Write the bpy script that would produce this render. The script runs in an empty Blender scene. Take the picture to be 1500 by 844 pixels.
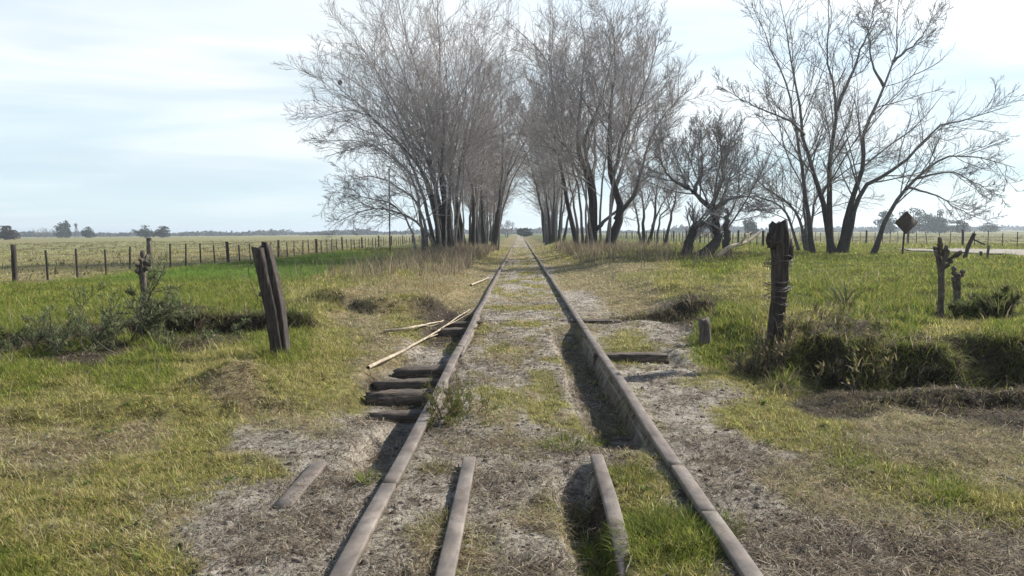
import bpy, math, numpy as np
from mathutils import Matrix, Vector
rad = math.radians
S = bpy.context.scene
COL = S.collection
rng = np.random.default_rng(11)

# ------------------------------------------------------------------ camera
F, CX, CY, W0 = 1150.0, 750.0, 422.0, 1500.0
CAMZ = 1.43
M3 = (Matrix.Rotation(rad(0.6), 3, 'Z') @ Matrix.Rotation(rad(90 - 4.05), 3, 'X') @ Matrix.Rotation(rad(-0.35), 3, 'Z'))
MN = np.array(M3)
cam_d = bpy.data.cameras.new('camera'); cam = bpy.data.objects.new('camera', cam_d); COL.objects.link(cam)
cam.matrix_world = Matrix.Translation((0, 0, CAMZ)) @ M3.to_4x4()
cam_d.sensor_width = 36; cam_d.lens = 36 * F / W0; cam_d.clip_end = 6000; cam_d.clip_start = 0.05
S.camera = cam

def ray(px, py):
    v = MN @ np.array([(px - CX) / F, (CY - py) / F, -1.0]); return v
def at(px, py, d):
    v = ray(px, py); k = d / v[1]
    return np.array([v[0] * k, d, CAMZ + v[2] * k])
def gz(px, py, z=0.0):
    v = ray(px, py); k = (z - CAMZ) / v[2]
    return np.array([v[0] * k, v[1] * k, z])

# ------------------------------------------------------------------ noise
_T = np.random.default_rng(5).random((256, 256))
def vn(x, y):
    xi = np.floor(x).astype(int); yi = np.floor(y).astype(int)
    fx = x - xi; fy = y - yi
    fx = fx * fx * (3 - 2 * fx); fy = fy * fy * (3 - 2 * fy)
    a = _T[xi & 255, yi & 255]; b = _T[(xi + 1) & 255, yi & 255]
    c = _T[xi & 255, (yi + 1) & 255]; d = _T[(xi + 1) & 255, (yi + 1) & 255]
    return (a * (1 - fx) + b * fx) * (1 - fy) + (c * (1 - fx) + d * fx) * fy
def fbm(x, y, s=1.0, o=4, seed=0):
    x = np.asarray(x, float) * s + seed * 17.3; y = np.asarray(y, float) * s + seed * 7.7
    r = 0; a = 0.5; t = 0
    for i in range(o):
        r = r + a * vn(x, y); t += a
        x = x * 2.03 + 11.1; y = y * 2.03 + 5.3; a *= 0.5
    return r / t
def ss(a, b, x):
    t = np.clip((x - a) / (b - a), 0, 1); return t * t * (3 - 2 * t)

# ------------------------------------------------------------------ terrain
RL, RR = -0.77, 0.97          # rail centre lines
def box(X, Y, x0, x1, y0, y1, sx=0.08, sy=0.5):
    return ss(x0 - sx, x0 + sx, X) * (1 - ss(x1 - sx, x1 + sx, X)) * ss(y0 - sy, y0 + sy, Y) * (1 - ss(y1 - sy, y1 + sy, Y))
def lip(X, Y, pts, h, w, back, x0, x1, sx, trough=0.0, tw=0.5, seed=1):
    pts = np.array(pts); Yl = np.interp(X, pts[:, 0], pts[:, 1])
    Yl = Yl + (fbm(X, Y, 2.2, 3, seed) - .5) * 0.55
    win = ss(x0 - sx, x0 + sx, X) * (1 - ss(x1 - sx, x1 + sx, X))
    q = Y - Yl + (fbm(X, Y, 6, 2, seed + 5) - .5) * .2
    z = h * ss(0, w, q)
    if back: z = z * np.exp(-np.maximum(q - w, 0) / back)
    z = z - trough * np.exp(-(np.maximum(-q, 0) / tw) ** 2) * (1 - ss(0, w, q))
    return z * win
def bump(X, Y, x, y, h, rx, ry):
    return h * np.exp(-((X - x) / rx) ** 2 - ((Y - y) / ry) ** 2)
def H(X, Y):
    X = np.asarray(X, float); Y = np.asarray(Y, float)
    z = -0.07 + 0 * X
    near = 1 - ss(60, 160, np.abs(Y) + np.abs(X) * .3)
    z = z + (fbm(X, Y, .35, 3, 2) - .5) * 0.16 * near * ss(1.2, 3, np.abs(X - .1))
    fine = (1 - ss(14, 30, np.abs(Y)))
    z = z + (fbm(X, Y, 2.3, 4, 3) - .5) * 0.085 * fine * (0.35 + .65 * ss(1.1, 2.2, np.abs(X - .1)))
    z = z + (fbm(X, Y, 9., 3, 4) - .5) * 0.035 * fine
    # track bed
    bedw = 1 - ss(1.15, 1.9, np.abs(X - .1))
    z = z - bedw * 0.02 * ss(5, 8, Y)
    z = z - bedw * 0.06 * ss(20, 45, Y) * (0)
    # dug strips along the rails
    wob = (fbm(X, Y, 1.3, 2, 9) - .5) * .3
    z = z - 0.17 * box(X + wob * .25, Y, .50, RR + .5, 5.5, 12.3, .07, .4) * (1 - ss(RR - .085, RR - .03, X)) * (0.8 + .4 * fbm(X, Y, 1.1, 2, 14))
    z = z + 0.035 * box(X, Y, RR + .02, RR + .7, 2.5, 9, .03, .5)
    z = z - 0.145 * box(X + wob * .8, Y, -1.6, RL - .02, 6.4, 9.6, .14, .5)
    z = z - 0.16 * box(X + wob * .3, Y, -1.15, RL - .02, 5.0, 6.6, .08, .4)
    z = z - 0.13 * box(X + wob * .4, Y, -1.5, RL + .02, 10, 14.5, .12, .7)
    z = z - 0.11 * box(X + wob * .4, Y, RR + .1, 1.95, 9.0, 9.95, .1, .25)
    z = z - 0.13 * box(X + wob * .15, Y, .22, .43, 3.0, 4.85, .05, .25)
    z = z + 0.02 * box(X, Y, RR - .3, RR - .02, 2.0, 5.4, .05, .4)
    # soil heaped against the flush rails at the old crossing
    z = z + 0.025 * box(X, Y, -2.0, -.4, 1, 5.0, .3, .8)
    # right side bank and the small ridge before it
    z = z + lip(X, Y, [(1.9, 6.9), (2.5, 7.2), (2.9, 7.9), (3.15, 8.15), (3.5, 7.75), (3.9, 8.0), (4.3, 7.7), (4.8, 7.85), (5.6, 7.5), (12, 7.6)], .31, .36, 0, 2.85, 99, .5, .16, .5, 21) * (.45 + 1.1 * fbm(X, Y, 1.1, 3, 28)) * (1 - .45 * ss(9, 20, Y)) * (1 - ss(20, 45, X))
    z = z - bump(X, Y, 2.75, 9.0, .22, .6, 1.0)
    z = z + lip(X, Y, [(2.6, 6.35), (3.2, 6.6), (4.2, 6.75), (9, 6.8)], .10, .25, .5, 3.2, 30, .4, .06, .4, 22)
    z = z + lip(X, Y, [(1.3, 13.2), (2.2, 13.4), (3.4, 13.0)], .15, .25, 5, 2.3, 3.3, .5, .07, .6, 23)
    z = z + lip(X, Y, [(1.2, 15), (5, 15)], .10, 2, 0, 1.9, 60, .8, 0, 1, 24)
    # left side ledges
    z = z + lip(X, Y, [(-9, 9.2), (-6.6, 9.8), (-5.9, 12.0), (-4.8, 12.7), (-3.4, 12.6)], .21, .18, 6, -40, -3.35, .3, .15, .7, 25)
    z = z + lip(X, Y, [(-3.6, 14.8), (-2.6, 14.2), (-1.6, 14.6), (-1.2, 15.5)], .24, .7, 20, -4.2, -1.55, .4, .02, .6, 26)
    z = z + lip(X, Y, [(-5, 5.9), (-3, 6.1), (-2, 6.4)], .09, .3, 2, -20, -1.9, .4, 0, .5, 27)
    z = z + bump(X, Y, -2.6, 7.2, .26, .38, .36)
    z = z + bump(X, Y, 3.0, 8.75, .16, .5, .45)
    z = z + bump(X, Y, -4.6, 7.6, .08, 1.2, .6)
    # verges below the tree rows
    v = ss(25, 42, Y) * (1 - ss(200, 400, Y))
    z = z + v * .30 * np.exp(-((X + 4.6) / 2.2) ** 2) + v * .28 * np.exp(-((X - 5.4) / 2.6) ** 2)
    z = z + .10 * ss(18, 34, Y) * np.exp(-((X - 12.5) / 4) ** 2) * (1 - ss(50, 90, Y))
    return z
def ground(px, py):
    z = 0.0
    for i in range(12):
        p = gz(px, py, z); z = .5 * z + .5 * float(H(p[0], p[1]))
    p = gz(px, py, z); p[2] = float(H(p[0], p[1])); return p

# ------------------------------------------------------------------ helpers
def mesh_data(name, V, faces, mat=None, smooth=False, col=None, extra=None):
    """V (n,3); faces: list of int arrays (k,3|4)"""
    me = bpy.data.meshes.new(name)
    faces = [np.asarray(f, np.int32) for f in faces if len(f)]
    me.vertices.add(len(V)); me.vertices.foreach_set('co', np.asarray(V, np.float32).ravel())
    lv = np.concatenate([f.ravel() for f in faces])
    tot = np.concatenate([np.full(len(f), f.shape[1], np.int32) for f in faces])
    st = np.concatenate([[0], np.cumsum(tot)[:-1]]).astype(np.int32)
    me.loops.add(len(lv)); me.loops.foreach_set('vertex_index', lv)
    me.polygons.add(len(tot)); me.polygons.foreach_set('loop_start', st); me.polygons.foreach_set('loop_total', tot)
    if smooth: me.polygons.foreach_set('use_smooth', np.ones(len(tot), bool))
    if col is not None:
        a = me.attributes.new('Col', 'FLOAT_COLOR', 'POINT')
        c = np.ones((len(V), 4), np.float32); c[:, :3] = col; a.data.foreach_set('color', c.ravel())
    if extra:
        for k, v in extra.items():
            a = me.attributes.new(k, 'FLOAT', 'POINT'); a.data.foreach_set('value', np.asarray(v, np.float32))
    me.update(calc_edges=True); me.validate()
    if mat: me.materials.append(mat)
    return me
class Geo:
    def __init__(s): s.V = []; s.F = []; s.C = []; s.n = 0
    def add(s, V, F, C=None):
        V = np.asarray(V, float); s.V.append(V)
        for f in F:
            if len(f): s.F.append(np.asarray(f) + s.n)
        if C is not None: s.C.append(np.broadcast_to(np.asarray(C, float), (len(V), 3)))
        s.n += len(V)
    def obj(s, name, mat, parent=None, smooth=True, loc=None):
        V = np.concatenate(s.V)
        base = np.array(loc) if loc is not None else np.zeros(3)
        me = mesh_data(name, V - base, s.F, mat, smooth, np.concatenate(s.C) if s.C else None)
        o = bpy.data.objects.new(name, me); COL.objects.link(o)
        if parent: o.parent = parent
        elif loc is not None: o.location = loc
        return o
def thing(name, loc, label, cat, group=None):
    o = bpy.data.objects.new(name, None); COL.objects.link(o); o.location = [float(q) for q in loc]
    o.empty_display_size = .2
    o['label'] = label; o['category'] = cat
    if group: o['group'] = group
    return o
def tag(o, label, cat, group=None, kind=None):
    o['label'] = label; o['category'] = cat
    if group: o['group'] = group
    if kind: o['kind'] = kind
    return o

def tubes(P, R, sides):
    """P (N,K,3) R (N,K) -> verts, [quads]; tip closed by tiny radius"""
    N, K, _ = P.shape
    T = np.gradient(P, axis=1); T /= np.linalg.norm(T, axis=2, keepdims=True) + 1e-9
    ref = np.where(np.abs(T[:, :1, 2:3]) > .8, np.array([1., 0, 0]), np.array([0, 0, 1.]))
    A = np.cross(T, np.broadcast_to(ref, T.shape)); A /= np.linalg.norm(A, axis=2, keepdims=True) + 1e-9
    B = np.cross(T, A)
    th = np.arange(sides) * 2 * math.pi / sides
    V = P[:, :, None, :] + R[:, :, None, None] * (np.cos(th)[None, None, :, None] * A[:, :, None, :] + np.sin(th)[None, None, :, None] * B[:, :, None, :])
    i = np.arange(N * K * sides).reshape(N, K, sides); j = np.roll(i, -1, axis=2)
    q = np.stack([i[:, :-1], j[:, :-1], j[:, 1:], i[:, 1:]], -1).reshape(-1, 4)
    return V.reshape(-1, 3), [q]
def rough(path, w, h, n=12, p=4.0, amp=.08, seed=0, seg=14, ragged=0.0, taper=None, twist=0.0):
    """rough timber: superellipse rings along a path, capped"""
    r = np.random.default_rng(seed)
    path = np.array(path, float); L = np.r_[0, np.cumsum(np.linalg.norm(np.diff(path, axis=0), axis=1))]
    s = np.linspace(0, L[-1], seg); P = np.stack([np.interp(s, L, path[:, k]) for k in range(3)], 1)
    T = np.gradient(P, axis=0); T /= np.linalg.norm(T, axis=1, keepdims=True)
    ref = np.array([1., 0, 0]) if abs(T[0, 2]) > .7 else np.array([0, 0, 1.])
    A = np.cross(np.cross(T, ref), T); A /= np.linalg.norm(A, axis=1, keepdims=True); B = np.cross(T, A)
    th = np.arange(n) * 2 * math.pi / n + .01
    cx = np.sign(np.cos(th)) * np.abs(np.cos(th)) ** (2 / p); sx = np.sign(np.sin(th)) * np.abs(np.sin(th)) ** (2 / p)
    groove = 1 + amp * r.standard_normal(n)
    V = []
    for k in range(seg):
        t = k / (seg - 1)
        f = (groove + amp * .5 * r.standard_normal(n)) * (1 if taper is None else np.interp(t, *taper))
        a = twist * t
        ca, sa = cx * math.cos(a) - sx * math.sin(a), cx * math.sin(a) + sx * math.cos(a)
        q = P[k] + (ca * f * w / 2)[:, None] * A[k] + (sa * f * h / 2)[:, None] * B[k]
        if ragged and k == seg - 1: q = q + T[k] * (r.random(n)[:, None] * ragged)
        if ragged and k == seg - 2: q = q - T[k] * (r.random(n)[:, None] * ragged * .4)
        V.append(q)
    V = np.concatenate(V); i = np.arange(seg * n).reshape(seg, n); j = np.roll(i, -1, 1)
    Q = np.stack([i[:-1], j[:-1], j[1:], i[1:]], -1).reshape(-1, 4)
    c0, c1 = len(V), len(V) + 1
    V = np.vstack([V, P[0], P[-1] + T[-1] * ragged * .3])
    t0 = np.stack([np.full(n, c0), j[0], i[0]], -1); t1 = np.stack([np.full(n, c1), i[-1], j[-1]], -1)
    return V, [Q, t0, t1]
def wires(path_list, r=.003, sides=4):
    V = []; Q = []; n = 0
    for p in path_list:
        p = np.array(p, float); v, q = tubes(p[None], np.full((1, len(p)), r), sides); V.append(v); Q.append(q[0] + n); n += len(v)
    return np.concatenate(V), [np.concatenate(Q)]

# ------------------------------------------------------------------ materials
def mat(name, rough_=.9):
    m = bpy.data.materials.new(name); m.use_nodes = True
    nt = m.node_tree; b = nt.nodes['Principled BSDF']; b.inputs['Roughness'].default_value = rough_
    try: b.inputs['Specular IOR Level'].default_value = .25
    except Exception: pass
    return m, nt, b
def N(nt, t, **k):
    n = nt.nodes.new(t)
    for a, v in k.items(): setattr(n, a, v)
    return n
def noise(nt, scale, detail=6, vec=None, rough_=.6, dist=0):
    n = N(nt, 'ShaderNodeTexNoise'); n.inputs['Scale'].default_value = scale; n.inputs['Detail'].default_value = detail
    n.inputs['Roughness'].default_value = rough_; n.inputs['Distortion'].default_value = dist
    if vec is not None: nt.links.new(vec, n.inputs['Vector'])
    return n
def ramp(nt, fac, stops):
    r = N(nt, 'ShaderNodeValToRGB'); e = r.color_ramp.elements
    while len(e) < len(stops): e.new(.5)
    for k, (p, c) in enumerate(stops): e[k].position = p; e[k].color = (*c, 1) if len(c) == 3 else c
    nt.links.new(fac, r.inputs['Fac']); return r
def bumpn(nt, b, h, strength, dist=.02):
    n = N(nt, 'ShaderNodeBump'); n.inputs['Strength'].default_value = strength; n.inputs['Distance'].default_value = dist
    nt.links.new(h, n.inputs['Height']); nt.links.new(n.outputs['Normal'], b.inputs['Normal']); return n
def mul(nt, a, b_, f=1.0):
    m = N(nt, 'ShaderNodeMix', data_type='RGBA', blend_type='MULTIPLY'); m.inputs['Factor'].default_value = f
    nt.links.new(a, m.inputs[6]); nt.links.new(b_, m.inputs[7]); return m.outputs[2]
def grain_mat(name, c0, c1, c2, scale=(40, 40, 4), bs=.6, dist=.01, r=.9, coord='Object'):
    m, nt, b = mat(name, r)
    tc = N(nt, 'ShaderNodeTexCoord'); mp = N(nt, 'ShaderNodeMapping'); mp.inputs['Scale'].default_value = scale
    nt.links.new(tc.outputs[coord], mp.inputs['Vector'])
    n1 = noise(nt, 1, 8, mp.outputs['Vector'], .7, .4); n2 = noise(nt, 5, 6, tc.outputs[coord], .6)
    rp = ramp(nt, n1.outputs['Fac'], [(.3, c0), (.52, c1), (.72, c2)])
    r2 = ramp(nt, n2.outputs['Fac'], [(.3, (.6, .6, .6)), (.7, (1.25, 1.2, 1.15))])
    nt.links.new(mul(nt, rp.outputs['Color'], r2.outputs['Color']), b.inputs['Base Color'])
    bumpn(nt, b, n1.outputs['Fac'], bs, dist)
    return m
m_wood_dark = grain_mat('weathered_dark_wood', (.012, .010, .009), (.05, .041, .036), (.13, .115, .105), (45, 45, 3))
m_wood_grey = grain_mat('weathered_grey_wood', (.04, .034, .03), (.13, .11, .095), (.26, .23, .20), (45, 45, 4))
m_tie = grain_mat('old_sleeper_wood', (.025, .020, .016), (.095, .078, .063), (.21, .18, .15), (4, 45, 45))
m_bark = grain_mat('rough_bark', (.018, .015, .014), (.055, .046, .042), (.13, .115, .105), (14, 14, 3), .8, .04)
m_stump = grain_mat('stump_bark', (.03, .025, .02), (.10, .085, .07), (.24, .21, .175), (30, 30, 9), .9, .02)
m_pale = grain_mat('peeled_branch_wood', (.17, .14, .10), (.40, .34, .25), (.56, .49, .37), (14, 14, 14), .3)
m_rail = grain_mat('dull_rail_steel', (.095, .074, .060), (.17, .146, .126), (.25, .225, .20), (9, 3, 9), .25, .004, .6)
m_rust = grain_mat('rusty_sign_steel', (.03, .022, .018), (.06, .042, .032), (.10, .065, .045), (12, 12, 12), .2, .003, .7)
m_wire = grain_mat('rusty_wire', (.05, .04, .035), (.10, .08, .07), (.16, .13, .11), (30, 30, 30), .1, .002, .6)

def attr_mat(name, trans=0.0, nz=0, bs=0, r=.85):
    m, nt, b = mat(name, r)
    a = N(nt, 'ShaderNodeAttribute'); a.attribute_name = 'Col'
    col = a.outputs['Color']
    if nz:
        tc = N(nt, 'ShaderNodeTexCoord'); n1 = noise(nt, nz, 5, tc.outputs['Object'])
        rp = ramp(nt, n1.outputs['Fac'], [(.3, (.55, .55, .55)), (.7, (1.4, 1.4, 1.4))]); col = mul(nt, col, rp.outputs['Color'])
        if bs: bumpn(nt, b, n1.outputs['Fac'], bs, .02)
    nt.links.new(col, b.inputs['Base Color'])
    if trans:
        out = nt.nodes['Material Output']; tr = N(nt, 'ShaderNodeBsdfTranslucent'); mx = N(nt, 'ShaderNodeMixShader')
        mx.inputs['Fac'].default_value = trans; nt.links.new(col, tr.inputs['Color'])
        nt.links.new(b.outputs['BSDF'], mx.inputs[1]); nt.links.new(tr.outputs['BSDF'], mx.inputs[2]); nt.links.new(mx.outputs['Shader'], out.inputs['Surface'])
        b.inputs['Specular IOR Level'].default_value = .15
    return m
m_blade = attr_mat('grass_blade', .45)
m_leaf = attr_mat('far_foliage', .2)
m_twig = attr_mat('young_bark', 0, 3)
m_trunk = attr_mat('trunk_bark', 0, 9, .7)

# ground material
m_ground, nt, b = mat('field_ground', .95)
a = N(nt, 'ShaderNodeAttribute'); a.attribute_name = 'Col'
tc = N(nt, 'ShaderNodeTexCoord')
n1 = noise(nt, 55, 8, tc.outputs['Object'], .75); n2 = noise(nt, 9, 6, tc.outputs['Object'], .65); n3 = noise(nt, .35, 6, tc.outputs['Object'], .7)
r1 = ramp(nt, n1.outputs['Fac'], [(.32, (.45, .43, .41)), (.5, (1, 1, 1)), (.72, (1.45, 1.45, 1.45))])
r2 = ramp(nt, n2.outputs['Fac'], [(.36, (.38, .35, .33)), (.5, (.95, .95, .95)), (.68, (1.35, 1.35, 1.35))])
r3 = ramp(nt, n3.outputs['Fac'], [(.3, (.75, .78, .75)), (.7, (1.2, 1.18, 1.15))])
c = mul(nt, a.outputs['Color'], r1.outputs['Color']); c = mul(nt, c, r2.outputs['Color']); c = mul(nt, c, r3.outputs['Color'])
nt.links.new(c, b.inputs['Base Color'])
ad = N(nt, 'ShaderNodeMath', operation='ADD'); nt.links.new(n1.outputs['Fac'], ad.inputs[0]); nt.links.new(n2.outputs['Fac'], ad.inputs[1])
bumpn(nt, b, ad.outputs[0], .9, .03)
b.inputs['Specular IOR Level'].default_value = .1

# ------------------------------------------------------------------ ground cover map
# class weights: G green, Y yellow-green, D dry straw, S sandy soil with litter, B dark earth, also rail-trench shade put into the colour
SEEDS = """
50 450 G;150 430 G;300 425 G;450 380 G;560 372 G;480 430 Y;350 455 G;100 500 G;60 570 G;200 560 G;320 545 Y;400 505 G;450 560 Y;500 500 Y;560 505 D
450 620 D;350 585 D;150 612 Y;50 650 D;110 640 D;90 685 D;20 700 Y;160 800 D;60 760 D;200 640 D;200 670 Y;300 680 Y;100 720 Y;60 800 Y;20 835 G;290 780 S;230 770 D;345 735 S;310 690 Y;430 655 S;500 640 S;530 600 S;400 810 S
550 700 S;330 825 S;210 825 Y;180 820 Y;120 780 Y;30 740 Y;300 640 Y;250 600 Y;60 605 Y;420 585 Y;600 440 D;560 420 D;650 405 D;640 385 D;700 375 D;520 400 Y;590 395 Y;600 470 Y;540 470 D;620 520 S;480 585 Y
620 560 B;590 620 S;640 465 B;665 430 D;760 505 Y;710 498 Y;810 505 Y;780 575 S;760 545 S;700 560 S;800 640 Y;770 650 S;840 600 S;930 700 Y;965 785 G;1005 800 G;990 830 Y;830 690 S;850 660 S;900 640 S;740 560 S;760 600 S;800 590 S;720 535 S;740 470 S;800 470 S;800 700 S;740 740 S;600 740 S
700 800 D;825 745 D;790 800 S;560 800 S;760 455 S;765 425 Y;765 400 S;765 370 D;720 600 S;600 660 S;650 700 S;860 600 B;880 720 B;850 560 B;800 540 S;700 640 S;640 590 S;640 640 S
900 430 D;860 400 D;930 400 D;1000 430 Y;1050 400 G;1100 430 Y;950 380 Y;1150 380 G;1250 380 G;1300 420 G;1400 400 G;1480 440 G;1400 480 G;1300 470 G;1200 450 G;1060 500 G;1040 545 Y
980 480 S;1000 540 S;1050 580 S;900 500 Y;935 512 Y;860 450 S;885 482 S;860 470 D;900 560 S;1000 600 S;1090 600 Y;1130 610 Y;1190 638 Y;1250 672 G;1350 715 G;1430 745 Y;1300 720 Y;1200 680 D;1380 680 D;1290 660 D;1240 720 D;1300 750 D;1400 775 S;1290 640 D;1400 650 D;1470 680 D
1100 680 S;1200 720 D;1150 800 S;1300 780 S;1450 810 S;1380 790 D;1250 575 B;1400 575 B;1180 570 B;1450 605 B;1250 530 B;1400 520 Y;1480 515 G;1330 500 G;950 610 S;1080 740 S;990 660 S;1050 640 S;1005 462 B;930 440 D;1110 540 Y;1150 500 Y;1300 560 B;1500 580 B
350 480 B;270 485 B;120 535 B
"""
CLS = 'GYDSB'
sp, sw = [], []
for it in SEEDS.replace('\n', ';').split(';'):
    if it.strip():
        x_, y_, c_ = it.split(); g = gz(float(x_), float(y_), -.05); sp.append((g[0] / g[1] * 1150, 1150 * 1.48 / g[1])); sw.append(np.eye(5)[CLS.index(c_)])
sp = np.array(sp); sw = np.array(sw)
def classes(X, Y):
    shp = np.shape(X); X = np.ravel(X); Y = np.ravel(Y); out = np.empty((len(X), 5))
    for k in range(0, len(X), 40000):
        x = X[k:k + 40000]; y = np.maximum(Y[k:k + 40000], 1.2)
        u = x / y * 1150; v = 1150 * 1.48 / y
        pxs = np.clip(1150 / y, 4, 400)
        u = u + (fbm(x, y, 1.6, 4, 31) - .5) * .55 * pxs; v = v + (fbm(x, y, 1.6, 4, 32) - .5) * .30 * pxs
        d2 = (u[:, None] - sp[:, 0]) ** 2 / 1.6 + (v[:, None] - sp[:, 1]) ** 2 * 1.6
        s = 10 + v[:, None] * .036
        w = np.exp(-d2 / (2 * s * s)) + 1e-7 / (1 + d2 / 2000.) ** 2
        o = w @ sw; o /= o.sum(1, keepdims=True)
        bed = ((1 - ss(.75, 1.15, np.abs(x - .1))) * ss(5.0, 6.0, y) * .92)[:, None]
        nb = fbm(x * 2.0, y * .8, 1.3, 4, 35); nb2 = fbm(x * 2, y * .9, 1.5, 3, 36); bw = np.zeros((len(x), 5))
        bw[:, 1] = .85 * ss(.55, .68, nb + .06 * np.exp(-((x - .25) / .3) ** 2)); bw[:, 2] = .8 * ss(.5, .62, nb2) * (1 - bw[:, 1]); bw[:, 3] = np.clip(1 - bw[:, 1] - bw[:, 2], 0, 1); bw[:, 4] = .35 * ss(.55, .65, 1 - nb2) * bw[:, 3]
        tr = (box(x, y, .5, .96, 5.4, 12.4, .06, .4) * .75)[:, None]; bw = bw * (1 - tr) + tr * np.array([.03, .05, .12, .25, .55])  # right rail's trench: its shade painted into the soil colour along with dark earth
        bw /= bw.sum(1, keepdims=True); o = o * (1 - bed) + bw * bed
        # fields further off
        far = ss(26, 40, y)[:, None]
        fl = np.zeros((len(x), 5)); nz = fbm(x, y, .12, 3, 33)
        leftfield = ss(14.0, 16.5, -x)
        gl = np.clip(1.2 - 1.6 * np.abs(nz - .5), 0, 1)
        fl[:, 0] = (1 - leftfield) * ss(1.8, 5, np.abs(x)) * .9 + leftfield * .1 * nz
        fl[:, 2] = leftfield * .7 + .45 * (1 - ss(2, 6, np.abs(x)))
        fl[:, 1] = .35 * gl; fl[:, 3] = .25 * (1 - ss(.9, 1.6, np.abs(x - .1)))
        fl /= fl.sum(1, keepdims=True); fl = fl * (1 - bed * .8) + bw * bed * .8
        lf2 = (leftfield * ss(16, 20, y))[:, None]
        far = np.maximum(far, lf2)
        o = o * (1 - far) + fl * far
        out[k:k + 40000] = o
    o = out ** 1.7; o /= o.sum(1, keepdims=True)
    return o.reshape(*shp, 5)
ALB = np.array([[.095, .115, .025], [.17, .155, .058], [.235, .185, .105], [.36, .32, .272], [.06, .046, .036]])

def axis(core, step, lim, g):
    a = list(np.arange(0, core, step)); s = step
    while a[-1] < lim: s *= g; a.append(a[-1] + s)
    a = np.array(a); return np.concatenate([-a[:0:-1], a])
xs = axis(5.6, .034, 2600, 1.06)
ys = [-40, -20, -8, -3, 0, 1.5]; y_ = 2.3
while y_ < 4200: ys.append(y_); y_ += max(.026, min(y_ * .0085, y_ * .0085 + 0)) if y_ < 60 else y_ * .03
ys = np.array(ys)
GX, GY = np.meshgrid(xs, ys)
GZ = H(GX, GY)
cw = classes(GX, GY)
gy_, gx_ = np.gradient(GZ); 
dZy = np.gradient(GZ, axis=0) / np.maximum(np.gradient(GY, axis=0), 1e-3)
dZx = np.gradient(GZ, axis=1) / np.maximum(np.gradient(GX, axis=1), 1e-3)
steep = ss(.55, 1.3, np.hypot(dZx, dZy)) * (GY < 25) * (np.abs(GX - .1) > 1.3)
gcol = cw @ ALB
tan = (ss(14, 16.5, -GX) * ss(15, 22, GY))[..., None]
pale = fbm(GX, GY, .05, 4, 40)[..., None]
gcol = gcol * (1 - tan) + tan * (np.array([.225, .20, .092]) * (.75 + .5 * pale) + np.array([-.05, .0, -.01]) * (pale - .4) * 2)
rf = (ss(30, 36, GX) * ss(10, 20, GY))[..., None]
gcol = gcol * (1 - rf) + rf * np.array([.17, .165, .06]) * (.7 + .6 * pale)
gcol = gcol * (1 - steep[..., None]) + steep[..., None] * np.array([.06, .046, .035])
nx, ny = len(xs), len(ys)
idx = np.arange(nx * ny).reshape(ny, nx)
quads = np.stack([idx[:-1, :-1], idx[:-1, 1:], idx[1:, 1:], idx[1:, :-1]], -1).reshape(-1, 4)
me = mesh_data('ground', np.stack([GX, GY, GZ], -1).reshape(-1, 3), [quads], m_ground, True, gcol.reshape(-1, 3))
g_o = bpy.data.objects.new('ground', me); COL.objects.link(g_o); g_o['kind'] = 'structure'

# dirt road beyond the trees on the right
m_road = grain_mat('pale_dirt_road', (.19, .17, .14), (.27, .245, .205), (.34, .31, .265), (1.5, .3, 1.5), .3, .03, .95)
ry = np.concatenate([np.linspace(12, 60, 40), np.linspace(61, 66, 3)])
rc = 26.5 + (fbm(ry, ry * 0, .05, 2, 3) - .5) * 2 + 3 * ss(45, 60, ry)
hw = (4.3 + (fbm(ry, ry * 0 + 9, .3, 2, 3) - .5)) * (1 - .97 * ss(47, 64, ry))
RX = np.stack([rc + hw * k for k in np.linspace(-1, 1, 9)], 1); RY = np.repeat(ry[:, None], 9, 1)
RZ = H(RX, RY) + .03 + .03 * (1 - np.linspace(-1, 1, 9) ** 2)[None]
i = np.arange(RX.size).reshape(RX.shape)
me = mesh_data('dirt_road', np.stack([RX, RY, RZ], -1).reshape(-1, 3), [np.stack([i[:-1, :-1], i[:-1, 1:], i[1:, 1:], i[1:, :-1]], -1).reshape(-1, 4)], m_road, True)
o = bpy.data.objects.new('dirt_road', me); COL.objects.link(o); o['kind'] = 'structure'

# ------------------------------------------------------------------ rails
def rail_profile(wd, ht):
    w = wd / 2
    pr = [(-w, -.006), (-w + .007, 0), (w - .007, 0), (w, -.006), (w, -.035), (w * .3, -.05), (w * .3, -ht + .03), (w * .95, -ht + .016), (w * .95, -ht), (-w * .95, -ht), (-w * .95, -ht + .016), (-w * .3, -ht + .03), (-w * .3, -.05), (-w, -.035)]
    return np.array(pr)
def rail_mesh(name, x, y0, y1, wd, ht, seed, zoff, lean, sinky):
    pr = rail_profile(wd, ht); n = len(pr)
    y = [y0]
    while y[-1] < y1: y.append(y[-1] + max(.10, y[-1] * .02))
    y = np.array(y); y[-1] = y1
    if len(y) > 2 and y[-2] > y1 - .04: y = np.delete(y, -2)
    wobx = (fbm(y, y * 0, .35, 3, seed) - .5) * .05 + lean * (y - 3.5); wobz = (fbm(y, y * 0 + 4, .5, 3, seed + 3) - .5) * .022
    if sinky: wobz = wobz - .09 * ss(sinky, sinky - 1.1, y)
    V = np.stack([x + wobx[:, None] + pr[None, :, 0], np.repeat(y[:, None], n, 1), zoff + wobz[:, None] + pr[None, :, 1]], -1).reshape(-1, 3)
    i = np.arange(len(y) * n).reshape(-1, n); j = np.roll(i, -1, 1)
    Q = np.stack([i[:-1], i[1:], j[1:], j[:-1]], -1).reshape(-1, 4)
    return mesh_data(name, V, [Q, np.array([i[0]]), np.array([i[-1][::-1]])], m_rail)
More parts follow.
